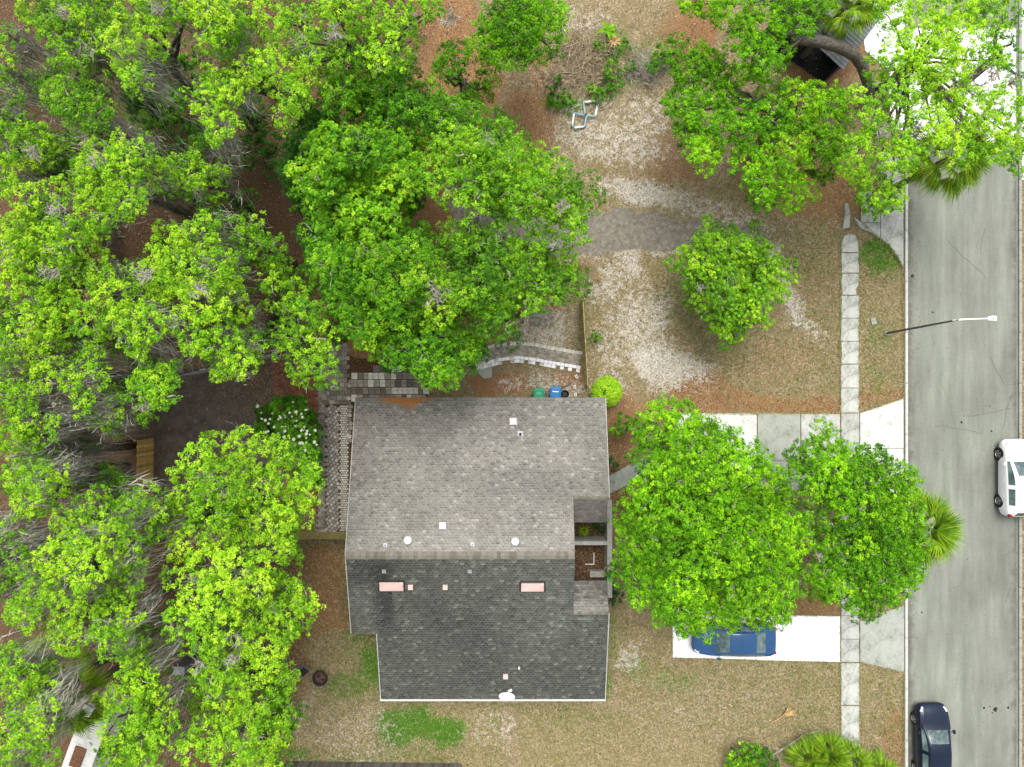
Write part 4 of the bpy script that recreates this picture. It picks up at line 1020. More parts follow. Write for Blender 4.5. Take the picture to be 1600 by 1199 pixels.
# dead palm frond
def along3(p0, p1, n): return [p0.lerp(p1, i/(n-1)) for i in range(n)]
a = P(1203,1131,.05); b = P(1228,1115,.1); df = empty('dead_frond', a, 'dry tan palm frond lying on the front lawn', 'palm frond')
m_ = MB(); m_.tube([Vector((0,0,.02)), (b-a)*.5+Vector((0,0,.06)), b-a], [.03,.03,.02], 6); m_.build('stalk', M['dry'], df)
m_ = MB(); base_ang = math.atan2((b-a).y,(b-a).x)
for k in range(16):
    an = base_ang + (k-7.5)*.085; L_ = R.uniform(.55,.95) ; st_ = (b-a)*R.uniform(.7,1)
    e = st_ + Vector((math.cos(an)*L_, math.sin(an)*L_, R.uniform(.0,.12))); nrm = Vector((-math.sin(an), math.cos(an), 0))*.022
    md = st_.lerp(e,.5)+Vector((0,0,.05))
    m_.add([st_-nrm*.5, st_+nrm*.5, md+nrm, md-nrm, e], [(0,1,2,3),(3,2,4)], R.uniform(.3,1))
tag(m_.build('leaflets', M['dry'], df), kind='stuff')
# fallen limb by the palmettos
m_ = MB(); q0 = P(1207,1180,.1); pts = [P(x,y,z)-q0 for x,y,z in ((1207,1180,.1),(1222,1171,.15),(1240,1160,.2),(1257,1148,.15),(1285,1141,.1))]; m_.tube(pts, [.06,.055,.06,.05,.035], 7)
for k in range(26):
    s_ = R.random(); i_ = min(3,int(s_*4)); st_ = pts[i_].lerp(pts[i_+1], s_*4-i_); an = R.uniform(0,6.28)
    m_.tube([st_, st_+Vector((math.cos(an)*.2,math.sin(an)*.2,.08)), st_+Vector((math.cos(an+.4)*.45,math.sin(an+.4)*.45,.1))], [.018,.014,.006], 4)
tag(m_.build('fallen_branch', M['twig'], loc=q0), 'bare grey fallen branch lying along the palmettos', 'branch')

# ---------------------------------------------------------------- foliage
LEAVES = [0]
def unit(v): return v / (np.linalg.norm(v, axis=-1, keepdims=True) + 1e-9)
def leaf_mesh(name, C, O, RC, T_, nl, L, origin, mat, up=.55, asp=.95):
    """C clusters (n,3), O outward, RC radius, T_ tone; nl leaves each"""
    n = len(C); LEAVES[0] += n*nl
    c = np.repeat(C, nl, 0); o_ = np.repeat(O, nl, 0); rc = np.repeat(RC, nl)[:, None]
    d = unit(rng.normal(size=(n*nl, 3)) + o_*.55 + np.array([0,0,.35]))
    rad = rng.uniform(.25, 1, (n*nl, 1))**.6
    p = c + d*rc*rad*np.array([1,1,.75]) - origin
    nrm = unit(d*.7 + np.array([0,0,up]) + rng.normal(size=p.shape)*.42)
    tmp = unit(rng.normal(size=p.shape)); tan = unit(np.cross(nrm, tmp)); bit = np.cross(nrm, tan)
    l = (L*rng.uniform(.7, 1.3, (n*nl, 1))); w_ = l*asp*.5
    V_ = np.stack([p - tan*l*.5, p + bit*w_ + tan*l*.1, p + tan*l*.3 - bit*w_], 1).reshape(-1, 3)
    F_ = np.arange(n*nl*3).reshape(-1, 3)
    t = np.clip(np.repeat(T_, nl) + rng.normal(0, .10, n*nl) + (rad[:, 0]-.7)*.16, 0, 1)
    return mesh_np(name, V_, F_, mat, tone=t)

def clusters_for(blobs, dens, tone, size=.24, flat=.62, ztone=.18, ball=False):
    C, O, RC, T_ = [], [], [], []
    if ball: flat = .85
    zs = [b[0].z for b in blobs]; zm = sum(zs)/len(zs)
    for (c, Rb, tn) in blobs:
        n = max(5, int(dens*Rb*Rb))
        d = rng.normal(size=(n, 3)); d[:, 2] = np.abs(d[:, 2])*.9 - .25; d = unit(d)
        ph = rng.uniform(0, 6.28, 3); az = np.arctan2(d[:, 1], d[:, 0])
        lob = 1 + .16*np.sin(3*az+ph[0]) + .12*np.sin(5*az+ph[1]) + .08*np.sin(8*az+ph[2])
        rr = Rb*(.35 + .65*rng.uniform(0, 1, n)**.55)*lob
        if ball: rr = Rb*rng.uniform(.86, 1.0, n)
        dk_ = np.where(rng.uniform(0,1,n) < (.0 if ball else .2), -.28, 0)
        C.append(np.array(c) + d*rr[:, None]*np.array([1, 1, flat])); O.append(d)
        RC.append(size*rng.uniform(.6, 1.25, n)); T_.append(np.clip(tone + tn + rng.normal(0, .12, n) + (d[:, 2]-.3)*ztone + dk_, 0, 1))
    return np.concatenate(C), np.concatenate(O), np.concatenate(RC), np.concatenate(T_)

def wiggle(p0, p1, n, amp):
    out = []
    for i in range(n):
        t = i/(n-1); p = p0.lerp(p1, t)
        if 0 < i < n-1: p = p + Vector((R.uniform(-1,1), R.uniform(-1,1), R.uniform(-.6,.6)))*amp
        out.append(p)
    return out

GW = 'live oaks of the western wood'
GAPS = [(340,690,125,125),(340,600,105,50),(230,700,50,90),(245,335,42,36),(440,345,55,36),(230,160,60,50),(150,700,50,30),(120,1165,50,50),(262,905,26,30),(520,760,40,150),(520,1060,50,160),(285,1040,30,30),(300,160,50,40),(480,600,60,40)]
GM = 'broad green trees north of the house'
KIND = {'oak': dict(mat='oak', tone=.60), 'green': dict(mat='green', tone=.50), 'bright': dict(mat='bright', tone=.50), 'dark': dict(mat='dark', tone=.5)}
def tree(label, blobs_px, z, kind='oak', cat='tree', name='oak_tree', group=None, moss=0, tone=0, dens=30, drop=1.2, trunk=None, rt=.26,
         twigs=3, deadpatch=(), size=.165, nl=24, L=.082, zjit=1.1, bark=True, sparse=1.0, no_limb=False, ball=False, mossR=1.0):
    k = KIND[kind]
    cx = sum(b[0] for b in blobs_px)/len(blobs_px); cy = sum(b[1] for b in blobs_px)/len(blobs_px)
    md = max(1, max(math.hypot(b[0]-cx, b[1]-cy) for b in blobs_px))
    blobs = []
    for b in blobs_px:
        q = math.hypot(b[0]-cx, b[1]-cy)/md
        zz = z - drop*q*q + R.uniform(-zjit, zjit) + (b[3] if len(b) > 3 else 0)
        zz = max(zz, .5)
        blobs.append((P(b[0], b[1], zz), b[2]*1.08*(H-zz)/F, R.uniform(-.20,.20)))
    if group in (GW, GM):
        for b in blobs_px:
            if R.random() < (.75 if group == GW else .45):
                x_, y_ = b[0]+R.uniform(-24,24), b[1]+R.uniform(-24,24)
                if any((x_-ex)**2/rx_**2 + (y_-ey)**2/ry_**2 < 1 for ex, ey, rx_, ry_ in GAPS): continue
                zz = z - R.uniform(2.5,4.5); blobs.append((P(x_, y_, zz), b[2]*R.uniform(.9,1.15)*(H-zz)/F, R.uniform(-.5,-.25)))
    tp = P(trunk[0], trunk[1], 0) if trunk else P(cx, cy, z*.6); tp.z = 0
    root = empty(name, tp, label, cat, group)
    org = np.array(tp)
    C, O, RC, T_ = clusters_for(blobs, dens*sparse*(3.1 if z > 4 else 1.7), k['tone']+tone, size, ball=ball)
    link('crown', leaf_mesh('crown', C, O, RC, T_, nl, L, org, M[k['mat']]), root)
    if bark:
        fork = Vector((R.uniform(-.3,.3), R.uniform(-.3,.3), z*.42))
        m_ = MB(); m_.tube([Vector((0,0,-.2)), Vector((R.uniform(-.1,.1),R.uniform(-.1,.1),z*.2)), fork], [rt*1.25, rt, rt*.85], 9); m_.build('trunk', M['bark'], root, True)
        lm_ = MB(); tw = MB()
        for (c, Rb, tn) in blobs:
            e = c - tp; hd = Vector((e.x, e.y, 0)).length
            if not no_limb:
                mid = fork.lerp(e, .5) + Vector((R.uniform(-.4,.4), R.uniform(-.4,.4), -.1*hd*0 + R.uniform(-.3,.1)))
                pts = [fork.copy(), fork.lerp(mid,.5)+Vector((R.uniform(-.2,.2),R.uniform(-.2,.2),.15)), mid, mid.lerp(e,.5)+Vector((R.uniform(-.25,.25),R.uniform(-.25,.25),0)), e - Vector((0,0,Rb*.25))]
                lm_.tube(pts, [rt*.5, rt*.42, rt*.32, rt*.22, rt*.1], 6, cap=False)
            for q in range(int(twigs*1.1)):
                a_ = R.uniform(0, 6.28); el = R.uniform(.1, 1.0); dd = Vector((math.cos(a_)*math.cos(el), math.sin(a_)*math.cos(el), math.sin(el)*.62))
                s_ = e + dd*Rb*R.uniform(.1,.5); f_ = e + dd*Rb*R.uniform(.8,1.12)
                tw.tube(wiggle(s_, f_, 4, .09), [.022,.017,.012,.006], 4, cap=False)
        if lm_.v: lm_.build('limbs', M['bark'], root, True)
        for (px_, py_, r_) in deadpatch:
            zz = z + .45
            c0_ = P(px_, py_, zz) - tp; rr = r_*(H-zz)/F
            for q in range(int(4+r_*.22)):
                a_ = R.uniform(0,6.28); s_ = c0_ + Vector((R.uniform(-.3,.3)*rr, R.uniform(-.3,.3)*rr, -.5)); f_ = c0_ + Vector((math.cos(a_)*rr*R.uniform(.5,1.1), math.sin(a_)*rr*R.uniform(.5,1.1), R.uniform(-.1,.2)))
                pts = wiggle(s_, f_, 6, .17); tw.tube(pts, [.036,.032,.026,.02,.014,.007], 4, cap=False)
                for _ in range(3):
                    i_ = R.choice((2,3)); g_ = pts[i_] + Vector((R.uniform(-.4,.4), R.uniform(-.4,.4), R.uniform(0,.2))); tw.tube(wiggle(pts[i_], g_, 3, .05), [.014,.01,.005], 3, cap=False)
        if tw.v: tag(tw.build('twigs', M['twig'], root), kind='stuff')
    if moss:
        V_, F_, T2 = [], [], []
        for (c, Rb, tn) in blobs:
            e = np.array(c - tp)
            if c.x > -11.3: continue
            ppx, ppy = 800+c.x*F/(H-c.z), 599.5-c.y*F/(H-c.z)
            if 165 < ppx < 480 and 540 < ppy < 800 and R.random() > .22: continue
            for g_ in range(int(moss*R.uniform(.4,2.0)+.5)):
                a_ = R.uniform(0,6.28); cc_ = e + np.array([math.cos(a_)*Rb*R.uniform(.4,1.1), math.sin(a_)*Rb*R.uniform(.4,1.1), R.uniform(-.5,.1)])
                L_ = R.uniform(.7, 2.6)*mossR; ns = R.randint(16, 34); spread = R.uniform(.14,.42); tt = R.uniform(.3,.8); gs = rng.normal(0,.22,3)
                for s_ in range(ns):
                    st_ = cc_ + rng.normal(0, spread, 3)*np.array([1,1,.5]); ln = L_*R.uniform(.4,1); w_ = R.uniform(.006,.02); an = R.uniform(0,6.28)
                    dx = np.array([math.cos(an)*w_, math.sin(an)*w_, 0]); sway = rng.normal(0, .16, 3) + gs
                    b = len(V_)
                    wv = rng.normal(0,.035,(5,3))
                    for q, fw in ((0,.6),(.25,1),(.5,.9),(.75,.7),(1,.1)):
                        p_ = st_ + wv[int(q*4)] + np.array([0,0,-ln*q]) + sway*q*q*np.array([1,1,0]) + (cc_-st_)*np.array([.4,.4,0])*q
                        V_ += [p_ - dx*fw, p_ + dx*fw]
                    for q in range(4): F_.append((b+2*q, b+2*q+1, b+2*q+3, b+2*q+2)); T2.append(min(1,max(0,tt+R.uniform(-.15,.15))))
        if V_: tag(link('spanish_moss', mesh_np('spanish_moss', V_, F_, M['moss'], tone=T2), root), kind='stuff')
    return root

def fill(poly, r, step=.95, jit=.3):
    xs = [p[0] for p in poly]; ys = [p[1] for p in poly]; out = []; s_ = r*step
    y = min(ys); row = 0
    while y <= max(ys):
        x = min(xs) + (row % 2)*s_*.5
        while x <= max(xs):
            xx = x + R.uniform(-jit,jit)*r; yy = y + R.uniform(-jit,jit)*r
            if inpoly(np.array([xx]), np.array([yy]), poly)[0]:
                d = float(edge_dist(np.array([xx]), np.array([yy]), poly)[0])
                if d > r*.35: out.append((xx, yy, min(r*R.uniform(.85,1.15), d*1.0+r*.25)))
            x += s_
        y += s_*.87; row += 1
    return out
# --- western oaks
tree('pale green oak crown with white twigs in the extreme top left corner', [(60,15,34),(95,8,38),(128,38,34),(92,55,30),(112,88,28),(152,66,26),(116,116,22),(100,30,30),(135,135,18)], 12, 'oak', group=GW, moss=2, tone=-.08, deadpatch=[(98,15,14),(130,75,14)], sparse=.85)
tree('oak crown over a dark palm, second from the left along the top edge', [(210,18,36),(252,32,34),(232,62,30),(200,92,30),(215,128,22),(184,66,22),(290,10,32),(205,120,18),(190,110,18),(250,85,18)], 12.5, 'oak', group=GW, moss=3, tone=-.02, deadpatch=[(240,10,16)], sparse=.9)
tree('yellow-green oak crown at the top edge left of the feathery wide one', [(335,30,34),(350,62,27),(382,18,34),(318,6,28),(355,40,26),(330,70,16)], 12.5, 'oak', group=GW, moss=2, tone=.05)
tree('bright yellow oak crown with grey moss above the dark understorey hollow', [(345,122,32),(325,158,30),(345,195,26),(388,112,28),(338,212,16),(440,112,32),(462,150,26),(448,182,22),(475,124,22),(415,100,22),(360,150,24)], 12.5, 'oak', group=GW, moss=4, tone=.08, trunk=(400,190))
tree('broad lacy oak crown spreading over leaf litter at the top centre-left', [(430,30,32),(468,42,32),(500,72,30),(540,30,34),(582,20,34),(520,8,30),(562,72,30),(602,68,30),(628,92,20),(612,30,26),(482,92,20),(655,22,22),(642,62,18),(445,70,24),(590,100,18),(675,10,16),(530,95,18)], 11.5, 'oak', group=GW, moss=1, tone=-.06, dens=24, deadpatch=[(470,60,16),(520,50,14),(700,25,20)])
tree('deep green oak crown left of the hollow in the upper left', [(85,148,26),(112,162,30),(140,184,32),(160,204,24),(128,204,20),(95,165,20),(170,175,16),(150,150,18)], 12, 'oak', group=GW, moss=1.5, tone=-.1)
tree('small pale oak crown touching the left edge above the litter gap', [(18,222,30),(48,212,28),(70,238,28),(95,236,18),(34,262,24),(14,276,18),(50,240,26)], 12, 'oak', group=GW, moss=2, tone=-.02, deadpatch=[(45,235,14)])
tree('tall twiggy oak crown with bare white tips in the upper left wood', [(150,248,30),(190,270,34),(160,292,36),(200,312,32),(140,312,32),(170,334,28),(222,238,24),(248,268,22),(128,270,20),(185,225,18),(225,290,20)], 13, 'oak', group=GW, moss=2, tone=.02, deadpatch=[(190,320,14),(145,250,16)])
tree('green oak crown just left of the dark thicket centre', [(300,270,30),(330,290,26),(270,262,20),(310,240,20),(285,295,20),(345,265,16)], 11, 'oak', group=GW, moss=1.5, tone=-.1)
tree('large pale oak crown along the left edge, upper half', [(40,312,26),(60,332,30),(90,298,22),(30,362,36),(70,372,36),(110,370,34),(20,402,34),(60,412,36),(100,420,36),(140,392,34),(50,460,34),(90,470,34),(130,452,34),(20,442,26)], 12.5, 'oak', group=GW, moss=3, tone=.0, deadpatch=[(80,325,14),(75,425,18),(100,345,14)])
tree('leafy oak crown beneath the large pale one on the left edge', [(60,500,34),(100,510,34),(140,500,30),(150,535,22),(30,520,24),(80,530,22),(175,515,18)], 12, 'oak', group=GW, moss=2.5, tone=.02)
tree('widest yellow-green oak crown with pale twigs north of the old fence', [(270,382,36),(310,372,34),(250,420,36),(290,430,40),(340,420,34),(230,460,36),(270,480,36),(320,470,38),(362,478,30),(300,518,30),(230,508,30),(200,498,30),(215,540,22),(180,468,28),(162,432,26),(360,440,26),(305,545,14),(200,430,20)], 13, 'oak', group=GW, moss=2.5, tone=.05, trunk=(300,460), deadpatch=[(320,415,14),(220,425,20),(310,455,16)])
tree('fresh green oak crown hanging over the north edge of the dark court', [(345,540,34),(370,560,30),(352,582,20),(392,540,24),(322,520,24),(395,560,16),(375,515,22)], 11.5, 'oak', group=GW, moss=3, tone=-.02, trunk=(370,530), mossR=.8)
tree('ragged oak crown above brown litter between two larger crowns', [(390,378,30),(422,392,24),(370,358,22),(340,345,18),(432,420,20),(400,350,18),(355,385,16)], 11.5, 'oak', group=GW, moss=1.5, tone=-.12, sparse=.85)
tree('lacy pale oak crown over the paved corner west of the house', [(440,470,30),(470,490,30),(450,520,26),(480,540,30),(500,570,26),(512,530,20),(482,592,20),(440,550,16),(520,602,10),(425,442,20),(465,455,20),(500,500,18),(468,575,18)], 11, 'oak', group=GW, moss=.8, tone=-.06, sparse=.8, trunk=(470,520))
tree('solitary round oak crown above the old fence and court corner', [(240,600,34),(224,588,20),(262,588,24),(230,640,18),(216,615,20),(255,620,22),(235,570,18),(228,655,12)], 11.5, 'oak', group=GW, moss=2.5, tone=-.12, trunk=(235,590), deadpatch=[(215,560,12),(222,635,12)])
tree('double oak crown with moss streaks left of the old fence', [(60,560,30),(100,560,30),(140,590,30),(70,592,24),(130,632,20),(160,652,22),(172,622,18),(110,595,20),(150,560,18),(178,648,14)], 12, 'oak', group=GW, moss=4.5, tone=.0)
tree('oak crown on the left edge above pale moss curtains', [(20,622,30),(40,652,30),(60,682,24),(20,682,26),(50,618,20),(82,660,14),(75,690,14)], 12.5, 'oak', group=GW, moss=6, tone=.03)
tree('compact yellow oak crown on the left edge beside the dark gap', [(20,742,24),(60,750,30),(92,760,20),(40,788,24),(70,788,20),(60,728,24),(95,740,14)], 12, 'oak', group=GW, moss=5, tone=.08)
tree('small dark green tree between the yellow oak and the new fence panel', [(170,745,20),(195,755,16),(150,738,16),(180,762,14)], 8, 'green', group=GW, moss=3, tone=.05, twigs=2, trunk=(150,742))
tree('tall mossy oak crown above the lower left wood', [(150,790,28),(200,800,30),(240,778,22),(130,830,34),(180,840,34),(230,820,30),(215,785,20),(250,800,16),(100,815,20)], 12, 'oak', group=GW, moss=4, tone=-.02, trunk=(190,810))
tree('yellow-topped oak crown between moss streaks in the lower left', [(90,870,34),(140,880,38),(190,870,34),(60,920,34),(100,920,34),(40,958,28),(208,900,20),(130,850,24)], 13, 'oak', group=GW, moss=5, tone=.06)
tree('oak crown over palm fans in the lower left wood', [(150,930,30),(180,950,34),(130,970,30),(170,1000,30),(108,1000,24),(200,1000,26),(205,960,20),(215,1030,26),(85,975,18)], 12, 'oak', group=GW, moss=3, tone=.04)
tree('large bright oak crown overhanging the south end of the dark court', [(310,720,32),(342,702,28),(380,692,24),(410,712,32),(300,760,34),(350,760,38),(400,760,36),(450,740,34),(480,760,24),(460,790,32),(330,800,36),(380,810,36),(430,820,32),(295,790,28),(410,850,28),(350,840,32),(442,860,20),(284,800,16),(440,705,20),(490,735,14),(375,730,26)], 11, 'oak', group=GW, moss=1, tone=.07, trunk=(380,790), deadpatch=[(345,770,18),(320,745,14)])
tree('brilliant yellow-green oak crown west of the back lawn', [(290,850,32),(330,880,34),(370,890,34),(400,920,30),(440,920,30),(480,938,22),(350,930,34),(310,940,30),(400,960,34),(440,970,34),(468,962,24),(360,980,36),(320,1000,32),(282,970,30),(410,885,22),(270,900,18)], 12, 'oak', group=GW, moss=1.6, tone=.08, trunk=(390,940), deadpatch=[(365,1000,14)])
tree('leafy oak crown beside the fire pit lawn', [(420,1020,32),(380,1040,36),(340,1050,34),(448,1060,20),(400,1090,34),(438,1110,26),(350,1100,32),(326,1046,20),(430,1045,24)], 11.5, 'oak', group=GW, moss=1, tone=.06, deadpatch=[(310,1045,14),(360,1035,12)])
tree('oak crown at the bottom edge just left of the lawn', [(380,1140,34),(420,1150,28),(440,1142,18),(330,1150,32),(360,1182,34),(410,1190,28),(300,1170,24)], 11.5, 'oak', group=GW, moss=1, tone=.04)
tree('oak crown at the bottom edge over the white shed', [(212,1060,28),(200,1120,32),(240,1100,32),(220,1150,32),(180,1092,24),(260,1140,28),(230,1182,26),(190,1170,26),(165,1150,14)], 12, 'oak', group=GW, moss=1.5, tone=.03)
tree('oak crown filling the bottom left corner', [(30,1060,30),(60,1080,30),(40,1110,30),(20,1030,26),(70,1120,26),(20,1142,26),(70,1182,26),(20,1190,22),(50,1150,18),(75,1045,18)], 12.5, 'oak', group=GW, moss=4, tone=-.02)
tree('oak crown cut by the left edge beside the moss above the pale lacy crown', [(5,90,26),(15,150,22),(-5,190,26),(20,60,20),(-10,130,26)], 11, 'oak', group=GW, moss=7, tone=-.2, sparse=.6, trunk=(60,140))
tree('oak crown cut by the left edge halfway down the photo', [(-5,490,26),(-8,540,26),(-8,585,24),(8,560,16)], 12, 'oak', group=GW, moss=6, tone=-.1, trunk=(40,540))
tree('mossy low oak crown at the left edge under the yellow compact one', [(5,840,26),(25,870,22),(0,900,28),(40,845,18),(-10,870,26)], 11, 'oak', group=GW, moss=9, tone=-.15, sparse=.7, trunk=(60,850))
tree('dim oak crown showing between moss streaks just right of the left edge', [(110,690,20),(95,715,18),(130,700,16),(120,735,18)], 9, 'oak', group=GW, moss=6, tone=-.25, sparse=.7)
# --- middle green trees
GM = 'broad green trees north of the house'
A1 = [(440,265),(470,215),(520,190),(600,200),(650,230),(660,290),(640,350),(590,365),(520,350),(480,320)]
tree('rounded mid-green crown at the west of the central tree mass', fill(A1, 30), 10.5, 'green', zjit=1.7, group=GM, name='broadleaf_tree', tone=.14, L=.11, deadpatch=[(560,215,16)], trunk=(570,300))
A2 = [(505,205),(500,110),(560,98),(640,112),(700,150),(770,170),(800,200),(700,225),(620,225),(560,200)]
tree('dark glossy crown at the north side of the central tree mass', fill(A2, 27), 9.2, 'green', zjit=1.7, group=GM, name='broadleaf_tree', tone=-.02, trunk=(610,200))
A3 = [(640,230),(720,190),(800,195),(840,235),(885,250),(920,310),(925,350),(890,400),(820,350),(760,350),(700,320),(650,300)]
tree('sunny oak crown with many bare grey twigs above the asphalt end', fill(A3, 31), 10.8, 'oak', zjit=1.7, group=GM, name='oak_tree', tone=-.20, sparse=.9, deadpatch=[(725,285,34),(800,270,18),(760,220,16),(880,320,14)], trunk=(760,300))
A4 = [(480,350),(560,345),(650,350),(700,380),(690,440),(640,500),(590,560),(550,530),(500,470),(478,400)]
tree('lush green crown hanging over the west corner of the patio', fill(A4, 30), 10.5, 'green', zjit=1.7, group=GM, name='broadleaf_tree', tone=.08, deadpatch=[(590,400,14)], trunk=(600,440))
A5 = [(690,350),(780,345),(850,365),(905,410),(915,455),(870,470),(810,505),(770,540),(720,500),(690,440)]
tree('olive green crown over the curved paver path', fill(A5, 29), 10, 'oak', zjit=1.7, group=GM, name='oak_tree', tone=-.28, sparse=.85, deadpatch=[(680,460,30),(830,420,18),(860,380,14)], trunk=(790,440))
A6 = [(560,520),(640,480),(700,480),(760,530),(750,565),(715,605),(670,610),(650,575),(590,570),(560,560)]
tree('dense green crown leaning over the north eave of the house', fill(A6, 26), 9, 'green', group=GM, name='broadleaf_tree', tone=.02, trunk=(680,520))
tree('pale twig-tipped crown peeking up at the centre of the tree mass', [(672,450,30),(690,480,26),(660,478,20),(702,450,20),(672,425,20)], 11.2, 'oak', group=GM, name='oak_tree', tone=.05, deadpatch=[(678,458,30)], trunk=(680,460))
tree('dark green tree in shade at the west flank of the tree mass', fill([(425,250),(470,190),(500,150),(520,200),(470,330),(520,430),(470,400),(450,300)], 24)+[(505,180,26),(480,240,26),(475,290,24),(500,330,20)], 7.5, 'dark', group=GM, name='broadleaf_tree', tone=.2, trunk=(490,270))
# --- northern shrubs/trees
GN = 'glossy trees along the north edge'
tree('round glossy deep green tree at the top edge left of the clearing', fill([(735,45),(775,0),(790,-30),(880,-20),(893,45),(862,70),(872,100),(830,95),(790,112),(755,90)], 22)+[(745,75,18),(765,100,16),(830,80,14),(870,85,12),(770,125,12)], 7, 'bright', group=GN, name='broadleaf_tree', tone=-.06, size=.2, zjit=.5, trunk=(800,60))
tree('small green bush-like tree between litter patches left of the clearing', [(705,95,18),(722,85,18),(690,112,16),(712,118,16),(745,145,18),(758,125,14),(730,150,12),(700,75,14),(690,100,14),(755,150,14)], 4.5, 'bright', cat='tree', group=GN, name='broadleaf_tree', tone=-.2, size=.18, zjit=.4)
tree('bright green tree spreading over the upper front yard centre', [(1075,110,30),(1100,95,26),(1070,150,30),(1105,180,36),(1070,195,22),(1100,240,30),(1080,215,20),(1150,200,34),(1200,180,40),(1250,160,36),(1290,190,36),(1230,230,40),(1280,255,34),(1200,280,36),(1240,300,30),(1190,310,22),(1165,255,28),(1300,160,26),(1060,165,20),(1120,130,24),(1300,225,28),(1140,150,20),(1120,110,20)], 7.5, 'bright', group=GN, name='broadleaf_tree', tone=.02, trunk=(1190,220), size=.16, dens=50)
tree('bright green tree at the top edge beside the corrugated lean-to', [(1110,8,28),(1150,20,34),(1195,45,36),(1230,25,30),(1180,90,34),(1210,75,26),(1165,60,26),(1080,5,20),(1255,15,28),(1190,112,22),(1260,45,14),(1160,115,20),(1290,8,14)], 8.5, 'bright', group=GN, name='broadleaf_tree', tone=.08, trunk=(1240,60), size=.16, dens=46)
# --- north east oak
t3 = tree('large yellow-green oak over the road in the top right corner', [(1440,38,34),(1400,78,30),(1462,92,34),(1500,50,36),(1540,28,34),(1390,18,30),(1480,142,32),(1440,170,24),(1520,172,34),(1570,160,32),(1590,212,30),(1540,212,34),(1480,220,28),(1402,210,32),(1360,180,26),(1340,242,28),(1400,250,26),(1360,280,28),(1390,308,24),(1420,240,24),(1322,268,16),(1560,240,22),(1510,240,22),(1370,110,22),(1340,150,16),(1480,15,24),(1440,130,18),(1590,260,16),(1430,110,24),(1470,60,26),(1410,150,20),(1500,100,26),(1550,90,22),(1520,10,26),(1460,195,22),(1360,215,20),(1385,140,16),(1575,225,22)], 10, 'oak', name='oak_tree', tone=.02, trunk=(1358,150), dens=40, deadpatch=[(1530,130,26),(1500,200,22),(1385,205,14),(1590,120,14),(1560,110,16),(1440,205,14)], rt=.2)
pp = t3.location; m_ = MB()
m_.tube([P(x,y,z)-pp for x,y,z in ((1238,63,5.0),(1258,62,5.0),(1285,66,4.9),(1312,74,4.7),(1335,86,4.4),(1347,104,3.6),(1356,128,2.0),(1358,150,0.3))], [.24,.29,.30,.29,.30,.28,.30,.36], 10)
m_.build('limb', M['bark'], t3, True)
tree('dark sparse tree in the extreme top right corner over white paving', [(1560,70,28),(1592,100,26),(1590,50,28),(1565,110,18),(1570,20,26),(1600,130,16)], 7.5, 'green', name='broadleaf_tree', tone=-.05, sparse=.6, dens=22, bark=True, twigs=1)
# --- front yard trees
GF = 'trees in the front yard'
B1 = [(990,652),(1012,636),(1045,624),(1080,634),(1105,655),(1150,662),(1180,695),(1212,705),(1232,740),(1268,790),(1272,835),(1250,880),(1240,930),(1222,975),(1150,970),(1100,1000),(1055,980),(1000,955),(978,920),(955,895),(958,850),(962,810),(980,760),(985,700)]
tree('biggest bright green tree standing between house and front driveways', fill(B1, 27)+[(1100,985,20),(1140,974,17),(1180,968,15),(1070,978,18),(1212,968,16)], 8.0, 'bright', zjit=1.0, group=GF, name='broadleaf_tree', tone=.06, drop=1.8, trunk=(1090,820), size=.17, dens=32, deadpatch=[(1100,740,10),(1130,845,9)])
B2 = [(1228,705),(1262,690),(1280,655),(1305,655),(1325,700),(1360,692),(1395,692),(1405,725),(1450,742),(1425,765),(1440,800),(1452,850),(1448,890),(1425,920),(1390,945),(1350,972),(1320,945),(1262,930),(1265,870),(1275,800),(1235,745)]
tree('mid-green tree over the sidewalk between the two driveways', fill(B2, 24), 7.4, 'bright', zjit=.95, group=GF, name='broadleaf_tree', tone=.0, drop=1.5, trunk=(1350,820), size=.16, deadpatch=[(1288,868,14)])
tree('small light green tree alone on the sandy front yard', fill([(1055,400),(1085,370),(1110,350),(1150,358),(1190,375),(1225,400),(1232,430),(1215,470),(1185,500),(1155,530),(1120,525),(1095,490),(1070,450)], 20)+[(1236,412,12),(1222,462,12),(1133,538,11),(1052,412,12),(1104,346,12),(1180,352,11),(1080,470,12),(1196,505,12),(1238,436,9),(1150,528,12)], 5.2, 'oak', group=GF, name='broadleaf_tree', tone=-.12, drop=1.6, trunk=(1145,455), size=.13, L=.08, dens=38, zjit=.9, nl=24, rt=.14, deadpatch=[(1140,440,12),(1100,450,12)])
# --- shrubs
def shrub(label, blobs, z, kind='green', name='shrub', cat='shrub', tone=0, group=None, **k):
    return tree(label, blobs, z, kind, cat=cat, name=name, group=group, tone=tone, drop=.3, zjit=k.pop('zjit',.2), rt=.05, twigs=k.pop('twigs',1), size=k.pop('size',.13), nl=k.pop('nl',20), L=k.pop('L',.09), dens=k.pop('dens',60), **k)
shrub('clipped ball bush at the northeast corner of the house', [(948,612,21)], .75, 'oak', tone=-.08, dens=900, size=.09, L=.07, zjit=0, nl=20, twigs=0, ball=True)
shrub('small green tuft shrub on sand right of the board fence', [(931,526,9),(935,529,7)], .4, 'bright', tone=-.1, size=.09)
shrub('rounded shrub at the rim of the curving apron slab', [(1362,322,20),(1378,314,18),(1392,300,16),(1350,312,14),(1398,318,10)], 1.6, 'bright', tone=.05)
GU = 'understorey shrubs in the western wood'
